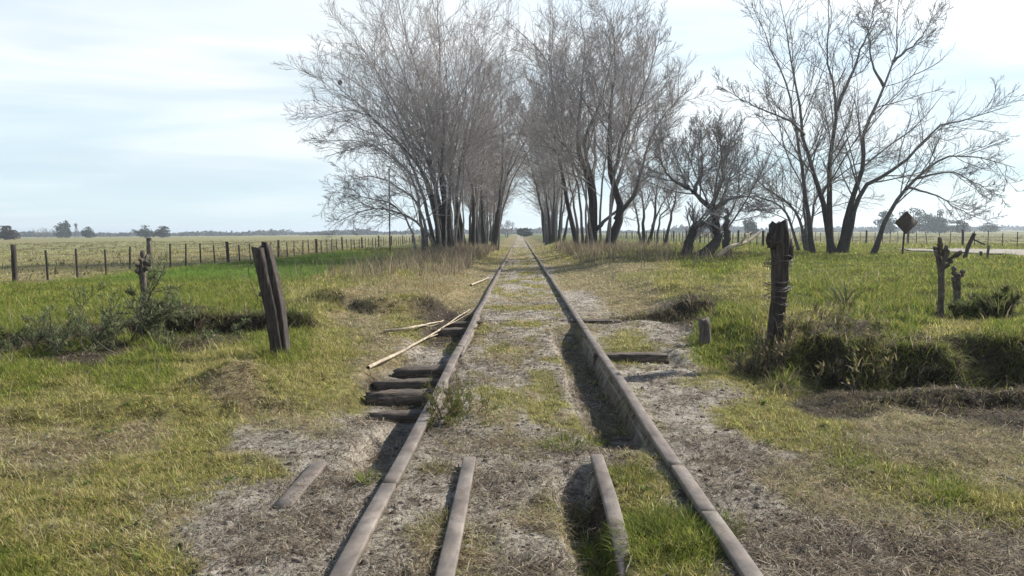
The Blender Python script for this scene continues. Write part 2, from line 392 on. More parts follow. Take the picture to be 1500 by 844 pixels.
def rail(name, x, y0, y1, label, wd=.086, ht=.15, seed=0, zoff=0, lean=0, joints=None, cat='rail', sinky=0):
    if not joints:
        o = bpy.data.objects.new(name, rail_mesh(name, x, y0, y1, wd, ht, seed, zoff, lean, sinky)); COL.objects.link(o)
        return tag(o, label, cat)
    root = thing(name, (0, 0, 0), label, cat); cuts = [y0] + [q[0] for q in joints] + [y1]; off = [(0, 0)] + [q[1:] for q in joints]
    for k in range(len(cuts) - 1):
        o = bpy.data.objects.new('rail_length', rail_mesh('rail_length', x + off[k][0], cuts[k] + (.006 if k else 0), cuts[k + 1] - .006, wd, ht, seed, zoff + off[k][1], lean, 0)); COL.objects.link(o); o.parent = root
    for yy in cuts[1:-1]:
        for sd_ in (-1, 1):
            g_ = Geo(); xx = x + (fbm(np.array([yy]), np.array([0.]), .35, 3, seed)[0] - .5) * .05
            V, Fc = rough([(xx + sd_ * .032, yy - .28, -.075), (xx + sd_ * .032, yy + .28, -.075)], .022, .055, 8, 6, .03, 5, 8); g_.add(V, Fc)
            for q in (-.2, -.07, .07, .2):
                V, Fc = rough([(xx + sd_ * .03, yy + q, -.075), (xx + sd_ * .062, yy + q, -.075)], .03, .03, 6, 3, .02, 6, 4); g_.add(V, Fc)
            g_.obj('joint_bar', m_rail, root, False)
    return root
rail('rail', RL, 1.2, 300, 'long rusty running rail beside the exposed sleeper ends and pale stripped branches', seed=3, joints=[(4.4, 0, 0), (9.8, .005, .003)])
rail('rail', RR, 1.2, 300, 'long rusty running rail casting a dark shadow into the trench along its inner side', seed=8, joints=[(3.95, 0, 0), (4.75, -.012, .006), (11.5, .004, 0)])
rail('guard_rail', -.335, 1.5, 4.98, 'short half buried rail lying between the running rails beside bare sand', wd=.082, seed=12, zoff=-.012, cat='guard rail')
rail('guard_rail', .475, 1.5, 5.02, 'short half buried rail beside the thick green tufts between the running rails', wd=.08, seed=15, zoff=-.012, lean=.006, cat='guard rail', sinky=4.3)
rail('guard_rail', -1.30, 4.12, 4.92, 'very short rail piece showing in the sand outside the running rails', wd=.10, seed=18, zoff=-.02, cat='guard rail')

# ------------------------------------------------------------------ sleepers
TIES = [(6.95, -1.30, -.165, 'half buried sleeper under dead litter, nearest of all the exposed sleepers'),
        (7.62, -1.47, -.125, 'old wooden sleeper whose grey end sticks out beside the leafy weed'),
        (8.22, -1.49, -.12, 'old wooden sleeper with dark squared end, between the grey ended one and the rounded one'),
        (9.02, -1.40, -.125, 'old wooden sleeper with rounded end, farthest of the close set near the pale branch'),
        (12.6, -1.35, -.11, 'dark sleeper end under the tips of the pale stripped branches'),
        (13.5, -1.2, -.085, 'dark sleeper showing as a broken black line across the track')]
for k, (y, x0, zt, lab) in enumerate(TIES):
    x1 = -.35 if k < 5 else 1.0
    V, Fc = rough([(x1, y, zt - .085), (-.5 if k < 5 else -.3, y + .02, zt - .075), (x0, y - .01 - .02 * k, zt - .08)], (.16, .185, .165, .185, .16, .15)[k], .24, 20, 3.2, .10, 40 + k, 24, .09, ([0, .7, .93, 1], [1, 1, .95, .75]))
    G_ = Geo(); G_.add(V, Fc); o = G_.obj('sleeper', m_tie, smooth=False); tag(o, lab, 'sleeper', 'old sleepers under the track')
for k, (px, y, zt, x0, lab) in enumerate([(972, 9.62, -.055, .9, 'blackened sleeper end poking out on the side of the small stump'), (905, 13.2, -.03, .85, 'broken sleeper end lying beside the low dark ledge')]):
    x1 = at(px, 500, y)[0]
    V, Fc = rough([(x0, y, zt - .085), (x1, y - .04 - .1 * k, zt - .075)], .15, .24, 18, 4, .085, 50 + k, 18, .06, ([0, .85, 1], [1, 1, .85]))
    G_ = Geo(); G_.add(V, Fc); o = G_.obj('sleeper', m_tie, smooth=False); tag(o, lab, 'sleeper', 'old sleepers under the track')

# ------------------------------------------------------------------ blades
def blades(root, az, length, width, bend, col, tipc=None, lean=None):
    """5-vertex blades. bend: 0 upright .. 1 flat"""
    n = len(root); d = np.stack([np.cos(az), np.sin(az), 0 * az], 1); s = np.stack([-np.sin(az), np.cos(az), 0 * az], 1)
    tw = rng.uniform(-.6, .6, n); s = s * np.cos(tw)[:, None] + d * np.sin(tw)[:, None]
    e1 = np.clip(1.35 - bend * 1.15, .08, 1.5); e2 = np.clip(1.0 - bend * 1.5, -.5, 1.5)
    mid = root + length[:, None] * .5 * (np.cos(e1)[:, None] * d + np.sin(e1)[:, None] * np.array([0, 0, 1.]))
    tip = mid + length[:, None] * .5 * (np.cos(e2)[:, None] * d + np.sin(e2)[:, None] * np.array([0, 0, 1.]))
    w = width[:, None]
    V = np.stack([root - s * w * .5, root + s * w * .5, mid - s * w * .42, mid + s * w * .42, tip], 1)
    k = np.arange(n)[:, None] * 5
    Q = k + np.array([[0, 1, 3, 2]]); T = k + np.array([[2, 3, 4]])
    C = np.repeat(col[:, None, :], 5, 1)
    if tipc is not None: C[:, 4] = tipc; C[:, 2:4] = .5 * (C[:, 2:4] + tipc[:, None, :])
    return V.reshape(-1, 3), [Q, T], C.reshape(-1, 3)
def vary(c, n, s=.22, hue=.08):
    return np.clip(np.array(c) * (1 + s * rng.standard_normal((n, 1))) * (1 + hue * rng.standard_normal((n, 3))), .006, .8)
PAL = {0: [(.145, .20, .028), (.22, .25, .045), (.105, .15, .024), (.32, .30, .10)],
       1: [(.27, .265, .065), (.38, .34, .13), (.18, .215, .04), (.47, .41, .20)],
       2: [(.40, .345, .20), (.30, .255, .13), (.50, .44, .29), (.20, .21, .06)],
       3: [(.26, .22, .165), (.13, .105, .08), (.40, .35, .27), (.075, .06, .048)],
       4: [(.11, .085, .06), (.07, .055, .04), (.19, .15, .10), (.09, .095, .03)]}
def scatter(ncent, per, y0, y1):
    Yc = np.exp(rng.uniform(math.log(y0), math.log(y1), ncent)); Xc = Yc * rng.uniform(-.74, .74, ncent)
    w = classes(Xc, Yc); 
    cl = (w.cumsum(1) > rng.random(ncent)[:, None]).argmax(1)
    dens = np.array([1, 1, .95, .75, .6])[cl] * ss(.25, .55, .5 * fbm(Xc, Yc, 1.7, 3, 60) + .5 * fbm(Xc, Yc, 5, 3, 62) + np.array([.12, .08, .03, -.03, 0])[cl])
    keep = rng.random(ncent) < dens
    keep &= ~((np.abs(Xc - RL) < .085) | (np.abs(Xc - RR) < .085)) 
    keep &= ~((Yc < 5.05) & ((np.abs(Xc + .335) < .06) | (np.abs(Xc - .475) < .06)))
    keep &= ~((Xc > 21) & (Xc < 32) & (Yc > 14) & (Yc < 50))
    keep &= ~((Xc < -14.5) & (rng.random(ncent) < .75))
    Xc, Yc, cl = Xc[keep], Yc[keep], cl[keep]; m = len(Xc)
    Xb = np.repeat(Xc, per); Yb = np.repeat(Yc, per); cb = np.repeat(cl, per); n = len(Xb)
    th = rng.uniform(0, 6.283, n); rr = np.sqrt(rng.random(n)) * (.025 + .006 * Yb) * np.where(cb >= 2, 1.8, 1)
    X = Xb + rr * np.cos(th); Y = Yb + rr * np.sin(th)
    # keep blades off the rail tops
    for rx in (RL, RR):
        q = np.abs(X - rx) < .062; X = np.where(q, rx + np.sign(X - rx) * (.065 + .02 * rng.random(n)), X)
    Z = H(X, Y) - .006
    base = np.array([.050, .044, .050, .055, .06])[cb]; tl = np.repeat(rng.uniform(.6, 1.5, m), per)
    L = base * tl * rng.uniform(.55, 1.35, n) * (1 + .018 * Yb)
    tall = (fbm(Xb, Yb, .8, 3, 61) * (cb <= 1) * (np.abs(Xb - .1) > 1.3)); L = L * (1 + 1.1 * ss(.55, .8, tall))
    L = L * np.where((np.abs(Xb - .1) > 2.2) & (Yb > 7), 1.35, 1) 
    wd = np.maximum(.0032, .00062 * Yb) * rng.uniform(.7, 1.4, n)
    bend = np.clip(np.array([.35, .45, .72, .93, .75])[cb] + rng.standard_normal(n) * .2, 0, 1.05)
    az = th + rng.standard_normal(n) * .9
    pick = rng.integers(0, 4, n); pal = np.array([PAL[k] for k in range(5)]); col = pal[cb, pick]
    tufttone = np.repeat(np.exp(rng.standard_normal(m) * .18), per)[:, None]
    col = np.clip(col * tufttone * (1 + .18 * rng.standard_normal((n, 1))) * (1 + .06 * rng.standard_normal((n, 3))), .008, .75)
    # lush strip near the steel pole on the left
    lush = (ss(22, 28, Yb) * box(Xb, Yb, -14.5, -5, 24, 60, 1.5, 4) * (cb == 0))[:, None]
    col = col * (1 - lush) + lush * np.array([.15, .245, .045]) * (.8 + .4 * rng.random((n, 1)))
    tip = col * np.where(cb[:, None] <= 1, np.array([1.15, 1.05, 1.1]), np.array([1.05, 1.05, 1.05]))
    return blades(np.stack([X, Y, Z], 1), az, L, wd, bend, col, tip), cb
(V, Fc, C), cb = scatter(115000, 11, 2.7, 75)
green = cb <= 1
def split(mask, name, label):
    k = np.where(mask)[0]; vi = (k[:, None] * 5 + np.arange(5)).ravel(); n = len(k); kk = np.arange(n)[:, None] * 5
    me = mesh_data(name, V[vi], [kk + np.array([[0, 1, 3, 2]]), kk + np.array([[2, 3, 4]])], m_blade, False, C[vi])
    o = bpy.data.objects.new(name, me); COL.objects.link(o); o['kind'] = 'stuff'; o['label'] = label; o['category'] = 'grass'
split(green, 'green_grass', 'short green and yellowish grass covering the verges and the track bed')
split(~green, 'dry_grass', 'dead straw coloured grass and litter matted on the sandy soil')

# dead stalk litter and soil clods on the bare ground
nc = 6800; Yc = np.exp(rng.uniform(math.log(2.9), math.log(17), nc)); Xc = Yc * rng.uniform(-.72, .72, nc)
w_ = classes(Xc, Yc); kp = (rng.random(nc) < (w_[:, 3] + .5 * w_[:, 2] + .5 * w_[:, 4]) * ss(.38, .62, fbm(Xc, Yc, 1.9, 3, 63))) & (np.abs(Xc - RL) > .12) & (np.abs(Xc - RR) > .12)
Xc, Yc = Xc[kp], Yc[kp]; per = 26; n = len(Xc) * per
Xb, Yb = np.repeat(Xc, per), np.repeat(Yc, per); sz = np.repeat(rng.uniform(.05, .17, len(Xc)), per)
Xb = Xb + rng.standard_normal(n) * sz * 1.3; Yb = Yb + rng.standard_normal(n) * sz * .8
ok = (np.abs(Xb - RL) > .065) & (np.abs(Xb - RR) > .065); Xb, Yb = Xb[ok], Yb[ok]; n = len(Xb)
col = np.array([(.10, .08, .06), (.06, .047, .038), (.15, .12, .09), (.34, .28, .19), (.46, .40, .30), (.22, .17, .12), (.17, .12, .08)])[rng.integers(0, 7, n)] * (1 + .2 * rng.standard_normal((n, 1)))
V, Fc, C = blades(np.stack([Xb, Yb, H(Xb, Yb) + rng.uniform(-.004, .022, n)], 1), rng.uniform(0, 6.28, n), rng.uniform(.04, .15, n), np.maximum(.0035, .0007 * Yb) * rng.uniform(.7, 1.5, n), rng.uniform(.75, 1.15, n), np.clip(col, .01, .7))
me = mesh_data('dead_litter', V, Fc, m_blade, False, C); o = bpy.data.objects.new('dead_litter', me); COL.objects.link(o); o['kind'] = 'stuff'; o['label'] = 'dark and pale dead stalks littering the bare sand'; o['category'] = 'litter'
nc = 9000; Yc = np.exp(rng.uniform(math.log(2.9), math.log(15), nc)); Xc = Yc * rng.uniform(-.7, .7, nc); w_ = classes(Xc, Yc)
kp = (rng.random(nc) < (w_[:, 3] + .7 * w_[:, 4] + .15 * w_[:, 2])) & (np.abs(Xc - RL) > .07) & (np.abs(Xc - RR) > .07); Xc, Yc = Xc[kp], Yc[kp]; m = len(Xc)
r_ = .004 + .016 * rng.random(m) ** 3.0 + .0006 * Yc
sph, sF = None, None
u_ = np.array([(1, 0, 0), (.5, .87, 0), (-.5, .87, 0), (-1, 0, 0), (-.5, -.87, 0), (.5, -.87, 0)]); top = u_ * .6 + np.array([0, 0, .55]); bs_ = u_ + np.array([0, 0, -.3])
tv = np.vstack([bs_, top, [[0, 0, .75]]]); k_ = np.arange(6); kn = (k_ + 1) % 6
V = (tv[None] * (1 + .28 * rng.standard_normal((m, 13, 1)))) * r_[:, None, None] * np.array([1.2, 1, .8]) + np.stack([Xc, Yc, H(Xc, Yc)], 1)[:, None, :]
o_ = np.arange(m)[:, None, None] * 13
C = np.repeat(np.clip(np.array([(.30, .265, .22), (.20, .17, .14), (.11, .09, .07), (.38, .34, .29)])[rng.integers(0, 4, m)], .01, .6), 13, 0)
me = mesh_data('soil_clods', V.reshape(-1, 3), [(o_ + np.stack([k_, kn, kn + 6, k_ + 6], -1)[None]).reshape(-1, 4), (o_ + np.stack([k_ + 6, kn + 6, np.full(6, 12)], -1)[None]).reshape(-1, 3)], m_blade, False, C)
o = bpy.data.objects.new('soil_clods', me); COL.objects.link(o); o['kind'] = 'stuff'; o['label'] = 'small clods of earth on the bare track bed'; o['category'] = 'clods'

# tall dry weeds and stalks below the tree rows
def weeds(n, f, hmin, hmax, cols, name, label, bend=.12, wmul=1.0):
    X, Y = f(n); keep = (((X - 2.85) / .45) ** 2 + ((Y - 8.7) / .9) ** 2 > 1) & (rng.random(len(X)) < ss(.35, .6, fbm(X, Y, .6, 3, 70))); X, Y = X[keep], Y[keep]; n = len(X)
    Z = H(X, Y); L = rng.uniform(hmin, hmax, n) * (.6 + .8 * fbm(X, Y, .5, 2, 71)); az = rng.uniform(0, 6.28, n)
    wd = np.maximum(.004, .0005 * Y) * rng.uniform(.6, 1.2, n) * wmul
    col = np.array(cols)[rng.integers(0, len(cols), n)] * (1 + .2 * rng.standard_normal((n, 1))); col = np.clip(col, .01, .7)
    V, Fc, C = blades(np.stack([X, Y, Z - .02], 1), az, L, wd, np.clip(bend + .12 * rng.standard_normal(n), 0, 1), col)
    me = mesh_data(name, V, Fc, m_blade, False, C); o = bpy.data.objects.new(name, me); COL.objects.link(o)
    o['kind'] = 'stuff'; o['label'] = label; o['category'] = 'weeds'
BRN = [(.20, .15, .12), (.30, .24, .17), (.14, .105, .09), (.36, .29, .20), (.12, .13, .05)]
weeds(9000, lambda n: (-1.9 - np.abs(rng.standard_normal(n)) * 2.6, rng.uniform(22, 62, n)), .35, .95, BRN, 'dry_weeds', 'tall brown weeds at the feet of the left tree row')
weeds(9000, lambda n: (2.6 + np.abs(rng.standard_normal(n)) * 3.6, rng.uniform(30, 62, n)), .3, .85, BRN, 'dry_weeds', 'tall brown weeds at the feet of the right tree row')
GRN = [(.13, .19, .025), (.20, .235, .04), (.105, .15, .024), (.30, .285, .09)]
weeds(24000, lambda n: (rng.uniform(2.6, 13, n), np.exp(rng.uniform(math.log(8.2), math.log(24), n))), .10, .26, GRN + [(.30, .25, .12), (.35, .30, .17)], 'tall_grass', 'tall rank grass on the raised ground behind the dark bank', .3)
weeds(18000, lambda n: (rng.uniform(-12, -3.4, n), np.exp(rng.uniform(math.log(9.5), math.log(26), n))), .10, .26, GRN, 'tall_grass', 'tall soft grass between the leaning split post and the wire fence', .3)
weeds(7000, lambda n: (rng.uniform(-4.6, -1.6, n), rng.uniform(14.4, 26, n)), .08, .26, [(.36, .285, .155), (.28, .21, .11), (.42, .35, .2), (.2, .17, .06)], 'dry_grass_clumps', 'straw coloured tall grass on the hump left of the track', .35)

n = 700; Yc = np.exp(rng.uniform(math.log(3.2), math.log(16), n)); Xc = Yc * rng.uniform(-.7, .7, n); w_ = classes(Xc, Yc); kp = rng.random(n) < (w_[:, 0] + .7 * w_[:, 1]); Xc, Yc = Xc[kp], Yc[kp]
m = len(Xc); Xb, Yb = np.repeat(Xc, 11), np.repeat(Yc, 11); n = m * 11; az = np.tile(np.arange(11) * .571 * 4, m) + rng.random(n); ls = np.repeat(rng.uniform(.6, 1.5, m), 11)
c_ = np.repeat(np.array([(.09, .14, .035), (.13, .17, .05), (.15, .15, .05), (.22, .16, .08)])[rng.integers(0, 4, m)], 11, 0) * (1 + .15 * rng.standard_normal((n, 1)))
V, Fc, C = blades(np.stack([Xb, Yb, H(Xb, Yb)], 1), az, ls * rng.uniform(.03, .06, n), ls * rng.uniform(.010, .018, n), rng.uniform(.4, .9, n), np.clip(c_, .01, .6))
me = mesh_data('broad_weeds', V, Fc, m_blade, False, C); o = bpy.data.objects.new('broad_weeds', me); COL.objects.link(o); o['kind'] = 'stuff'; o['label'] = 'small broad leaved weeds in the turf'; o['category'] = 'weeds'
n = 2600; X = np.r_[rng.uniform(-9, -1.9, n), rng.uniform(1.9, 9, n)]; Y = np.exp(rng.uniform(math.log(3.4), math.log(22), 2 * n)); kp = rng.random(2 * n) < classes(X, Y)[:, :3].sum(1) * ss(.45, .6, fbm(X, Y, .9, 3, 75)); X, Y = X[kp], Y[kp]; n = len(X)
V, Fc, C = blades(np.stack([X, Y, H(X, Y)], 1), rng.uniform(0, 6.28, n), rng.uniform(.12, .36, n), np.maximum(.003, .0006 * Y), np.clip(rng.normal(.3, .2, n), 0, 1), np.array([(.46, .40, .26), (.34, .28, .17), (.25, .2, .13)])[rng.integers(0, 3, n)])
me = mesh_data('dry_stems', V, Fc, m_blade, False, C); o = bpy.data.objects.new('dry_stems', me); COL.objects.link(o); o['kind'] = 'stuff'; o['label'] = 'single dry straw stems standing above the turf'; o['category'] = 'stems'

# grass fringes hanging over the bank edges
def fringe(pts, n, name, label, cols, hmin=.12, hmax=.32, zoff=0.0, spread=.12):
    pts = np.array(pts); x = rng.uniform(pts[0, 0], pts[-1, 0], n); y = np.interp(x, pts[:, 0], pts[:, 1]) + rng.standard_normal(n) * spread + .12
    z = H(x, y) - .01; L = rng.uniform(hmin, hmax, n); az = rng.normal(-1.57, .9, n)
    col = np.clip(np.array(cols)[rng.integers(0, len(cols), n)] * (1 + .2 * rng.standard_normal((n, 1))), .01, .7)
    V, Fc, C = blades(np.stack([x, y, z], 1), az, L, np.maximum(.004, .0007 * y) * rng.uniform(.7, 1.3, n), np.clip(.75 + .3 * rng.standard_normal(n), .2, 1.5), col)
    me = mesh_data(name, V, Fc, m_blade, False, C); o = bpy.data.objects.new(name, me); COL.objects.link(o)
    o['kind'] = 'stuff'; o['label'] = label; o['category'] = 'grass'
FR = [(.19, .15, .105), (.13, .10, .07), (.30, .25, .16), (.13, .155, .04), (.09, .07, .05)]
fringe([(2.4, 7.3), (2.9, 7.9), (3.15, 8.15), (3.5, 7.75), (3.9, 8.0), (4.3, 7.7), (4.8, 7.85), (6.2, 7.5)], 5500, 'bank_grass', 'dead grass hanging down the dark bank', FR + GRN[:2], .12, .36, spread=.14)
fringe([(2.6, 7.6), (3.15, 8.35), (3.5, 7.95), (3.9, 8.2), (4.3, 7.9), (6.4, 7.8)], 7000, 'bank_grass', 'green grass on the top edge of the dark bank', GRN + [(.34, .30, .12)], .08, .2, spread=.16)
fringe([(2.8, 6.5), (3.2, 6.6), (4.2, 6.75), (5.6, 6.8)], 2200, 'bank_grass', 'dead grass on the low ridge before the dark bank', FR + [(.3, .26, .1)], .06, .16)
fringe([(1.5, 13.2), (2.2, 13.4), (3.3, 13.0)], 1500, 'bank_grass', 'roots and dry grass over the small ledge behind the stump', FR, .12, .3)
fringe([(-8, 9.4), (-6.6, 9.8), (-5.9, 12.0), (-4.8, 12.7), (-3.4, 12.6)], 4500, 'bank_grass', 'long grass drooping over the ledge behind the leaning post', FR + [(.09, .14, .03), (.12, .16, .04)], .15, .4)

# ------------------------------------------------------------------ trees
def crs(pts, n):
    pts = np.array(pts, float); L = np.r_[0, np.cumsum(np.linalg.norm(np.diff(pts, axis=0), axis=1))]; s = np.linspace(0, L[-1], n)
    P = np.vstack([2 * pts[0] - pts[1], pts, 2 * pts[-1] - pts[-2]]); out = []
    for q in s:
        k = min(np.searchsorted(L, q, 'right') - 1, len(pts) - 2); t = (q - L[k]) / (L[k + 1] - L[k] + 1e-9)
        p0, p1, p2, p3 = P[k], P[k + 1], P[k + 2], P[k + 3]
        out.append(.5 * (2 * p1 + (p2 - p0) * t + (2 * p0 - 5 * p1 + 4 * p2 - p3) * t * t + (3 * p1 - p0 - 3 * p2 + p3) * t ** 3))
    return np.array(out)
def spawn(P, R, n, r, tmin=.2, tmax=1.0, ratio=.4, ang=(.5, .9), up=.06, K=6, jit=.10, rmul=.55, rtip=.006, rcap=9, plen=None, shrink=.55, flat=0.0):
    Nn, Kp, _ = P.shape
    t = (np.arange(n)[None, :] + r.random((Nn, n))) / n; t = tmin + (tmax - tmin) * t
    f = t * (Kp - 1); k = np.minimum(f.astype(int), Kp - 2); u = (f - k)[..., None]
    ii = np.arange(Nn)[:, None]
    pos = P[ii, k] * (1 - u) + P[ii, k + 1] * u; T = P[ii, k + 1] - P[ii, k]; T = T / (np.linalg.norm(T, axis=2, keepdims=True) + 1e-9)
    rp = R[ii, k] * (1 - u[..., 0]) + R[ii, k + 1] * u[..., 0]
    plen = np.linalg.norm(np.diff(P, axis=1), axis=2).sum(1)
    pr = r.standard_normal(T.shape); pr[..., 2] *= 1 - flat; pr -= (pr * T).sum(-1, keepdims=True) * T; pr /= np.linalg.norm(pr, axis=-1, keepdims=True) + 1e-9
    a = r.uniform(ang[0], ang[1], t.shape)[..., None]
    d = np.cos(a) * T + np.sin(a) * pr
    L = plen[:, None] * ratio * (1 - shrink * (t - tmin) / (1 - tmin + 1e-6)) * r.uniform(.6, 1.25, t.shape)
    pos = pos.reshape(-1, 3); d = d.reshape(-1, 3); L = L.ravel(); m = len(L)
    out = np.empty((m, K, 3)); out[:, 0] = pos; step = (L / (K - 1))[:, None]
    for q in range(1, K):
        d = d + np.array([0, 0, up]) + jit * r.standard_normal((m, 3)); d /= np.linalg.norm(d, axis=1, keepdims=True); out[:, q] = out[:, q - 1] + d * step
    r0 = np.minimum(rp.ravel() * rmul, rcap); r0 = np.maximum(r0, rtip * 1.3)
    RR_ = r0[:, None] * (1 - np.linspace(0, 1, K)[None]) ** .8 + rtip * np.linspace(0, 1, K)[None]
    return out, RR_
TW_DARK, TW_LIGHT, TW_MID = np.array([.040, .034, .032]), np.array([.36, .325, .315]), np.array([.27, .245, .235])
def tree(name, base, stems, label, group, seed, n1=12, n2=8, n3=5, tmin=.28, up=.07, r1=.42, dens=1.0, cat='tree', up1=None, n4=0, ratio3=.48, rtip=.0048, light=1.0, parent=None, xs_=None):
    """stems: list of (points, r0, r1)"""
    r = np.random.default_rng(seed); base = np.array(base, float)
    if xs_: stems = list(stems) + fan(base, xs_[0], xs_[1], xs_[2], xs_[3], r, xs_[4])
    root = thing(name, base, label, cat, group) if parent is None else parent
    Ks = 16; P = np.stack([crs(s[0], Ks) for s in stems]); 
    P[:, 1:] += r.standard_normal((len(stems), Ks - 1, 3)) * .05 * np.linspace(.5, 1, Ks - 1)[None, :, None] * np.array([1, 1, .3])
    tt = np.linspace(0, 1, Ks)
    R = np.stack([s[1] * .72 * (1 - tt) ** 1.2 * (1 + .4 * np.exp(-tt * 14)) + s[2] for s in stems])
    gt = Geo(); V, Q = tubes(P, R, 9); tone = np.clip((np.repeat(R.ravel(), 9) - .04) / .09, 0, 1)[:, None]
    gt.add(V - base, Q, TW_MID * light * (1 - tone) + TW_DARK * tone); gt.obj('trunk', m_trunk, root)
    gc = Geo()
    def put(P, R, sides):
        V, Q = tubes(P, R, sides); tone = np.clip((np.repeat(R.ravel(), sides) - .006) / .05, 0, 1)[:, None]
        C = (TW_LIGHT * light) * (1 - tone) + TW_MID * light * .8 * tone; gc.add(V - base, Q, C)
    P1, R1 = spawn(P, R, n1, r, tmin, .98, r1, (.5, 1.05), up if up1 is None else up1, 9, .085, .40, .008, .05, shrink=.62)
    put(P1, R1, 5)
    # the tops of the stems go on branching
    Pt, Rt = P[:, -6:], R[:, -6:]
    P2, R2 = spawn(P1, R1, n2, r, .12, 1, .50, (.5, 1.0), up + .02, 6, .06, .55, .006, .016); put(P2, R2, 4)
    P2b, R2b = spawn(Pt, R[:, -6:], n2, r, .05, 1, .60, (.45, .95), up + .02, 6, .06, .55, .006, .016); put(P2b, R2b, 4)
    P2 = np.concatenate([P2, P2b]); R2 = np.concatenate([R2, R2b])
    P3, R3 = spawn(P2, R2, int(n3 * 1.5), r, .15, 1, ratio3, (.45, .95), up + .05, 4, .07, .6, rtip, .009); put(P3, R3, 3)
    if n4:
        P4, R4 = spawn(P3, R3, n4, r, .3, 1, .5, (.4, .8), up, 3, .12, .7, rtip * .85, .01); put(P4, R4, 3)
    gc.obj('crown', m_twig, root)
    return root
def px_stem(pts, d, r0, r1=.012, dd=0.0, sink=.2):
    out = []
    n = len(pts)
    for k, (x, y) in enumerate(pts): out.append(at(x, y, d + dd * k / (n - 1)))
    b0 = out[0].copy(); 
    if pts[0][1] > 340: b0[2] = min(b0[2], float(H(b0[0], b0[1]))) - sink
    out[0] = b0
    return (out, r0, r1)
def base_of(px, d):
    p = at(px, 345, d); p[2] = float(H(p[0], p[1])); return p
def fan(base, n, h, lean, r0, r, spread=.6, outw=(0, 0)):
    st = []
    for k in range(n):
        az = 6.283 * (k + r.random() * .8) / n; ln = lean * r.uniform(.3, 1.2); hh = h * r.uniform(.75, 1.05)
        d = np.array([math.cos(az), math.sin(az)]) ; b = np.array(base) + np.r_[d * spread * r.uniform(.3, 1), -.2]
        w = np.array(outw)
        tip = np.r_[d * hh * math.tan(ln) + w * hh, hh]
        m1 = b + tip * np.array([.22, .22, .30]) ; m2 = b + tip * np.array([.62, .62, .66]) + np.r_[r.standard_normal(2) * .35, 0]
        st.append(([b, m1, m2, b + tip], r0 * r.uniform(.65, 1.1), .012))
    return st
GL, GR = 'bare trees lining the left side of the track', 'bare trees lining the right side of the track'
c1 = lambda pts: [(430 + x / 2.281, y / 2.281) for x, y in pts]
c2 = lambda pts: [(720 + x / 2.282, y / 2.282) for x, y in pts]
c3 = lambda pts: [(1020 + x / 2.221, y / 2.221) for x, y in pts]
# left clump, nearest first
d = 43
tree('bare_tree', base_of(640, d), [
    px_stem(c1([(450, 815), (425, 700), (370, 640), (270, 590), (160, 610)]), d, .13, .012, -2),
    px_stem(c1([(490, 815), (430, 760), (350, 710), (250, 700), (130, 750)]), d, .12, .012, -1),
    px_stem(c1([(415, 825), (395, 770), (340, 690), (240, 660), (130, 640)]), d, .09, .01, 2),
    px_stem(c1([(440, 820), (410, 640), (370, 560), (260, 480), (120, 470)]), d, .13, .012, 1)],
    'low bare tree with limbs sweeping down over the green grass by the steel pole', GL, 101, 16, 9, 5, .25, .0, 0.46)
d = 46
tree('bare_tree', base_of(652, d), [
    px_stem(c1([(500, 815), (460, 640), (390, 520), (290, 420), (150, 290), (90, 230)]), d, .20, .012, -2),
    px_stem(c1([(510, 815), (480, 640), (420, 480), (330, 330), (230, 160)]), d, .20, .012, 1),
    px_stem(c1([(515, 815), (495, 620), (470, 430), (420, 260), (360, 60), (340, -40)]), d, .22, .012, 2),
    px_stem(c1([(525, 815), (500, 600), (505, 420), (490, 220), (480, 20), (470, -60)]), d, .20, .012, -2),
    px_stem(c1([(495, 815), (450, 640), (380, 470), (285, 260), (200, 100)]), d, .15, .012, -1),
    px_stem(c1([(508, 815), (470, 600), (405, 340), (320, 130), (280, 10)]), d, .15, .012, 2),
    px_stem(c1([(480, 815), (420, 610), (330, 450), (200, 370), (60, 400)]), d, .16, .012, -3),
    px_stem(c1([(530, 812), (520, 640), (540, 480), (580, 280), (600, 60)]), d, .17, .012, 3)],
    'tall bare tree with a wide fan of stems, the largest crown on the left side', GL, 102, 17, 10, 6, .26, .05, 0.44, light=1.15, xs_=(4, 11, .22, .09, .9))
d = 53
tree('bare_tree', base_of(675, d), [
    px_stem(c1([(560, 812), (530, 620), (530, 420), (510, 250), (500, 60)]), d, .18, .012, 2),
    px_stem(c1([(575, 812), (545, 640), (580, 440), (620, 240), (640, 60)]), d, .19, .012, -2),
    px_stem(c1([(600, 812), (600, 640), (570, 520), (610, 400), (640, 200)]), d, .2, .012, 1),
    px_stem(c1([(570, 810), (550, 690), (500, 560), (430, 400), (380, 250)]), d, .15, .012, 3)],
    'bare tree with crossing pale stems just behind the widest left crown', GL, 103, 15, 9, 5, .3, .06, 0.42, light=1.15, xs_=(5, 11.5, .13, .09, 1.0))
d = 62
tree('bare_tree', base_of(715, d), [
    px_stem(c1([(640, 810), (630, 640), (650, 430), (720, 280), (745, 160)]), d, .19, .012, 2),
    px_stem(c1([(660, 810), (690, 660), (700, 480), (690, 300), (700, 150)]), d, .20, .012, -2),
    px_stem(c1([(670, 808), (700, 640), (740, 540), (800, 420), (820, 330)]), d, .18, .012, 0),
    px_stem(c1([(668, 806), (706, 610), (760, 440), (815, 310), (850, 210)]), d, .15, .012, 1),
    px_stem(c1([(672, 806), (715, 640), (790, 500), (850, 400), (880, 340)]), d, .12, .012, -2),
    px_stem(c1([(615, 810), (610, 660), (600, 480), (600, 300), (590, 140)]), d, .18, .012, 3)],
    'bare tree nearest the rails on the left, its dark trunk bordering the gap', GL, 104, 14, 9, 5, .3, .06, 0.42, xs_=(5, 11, .12, .09, 1.1))
r = np.random.default_rng(3)
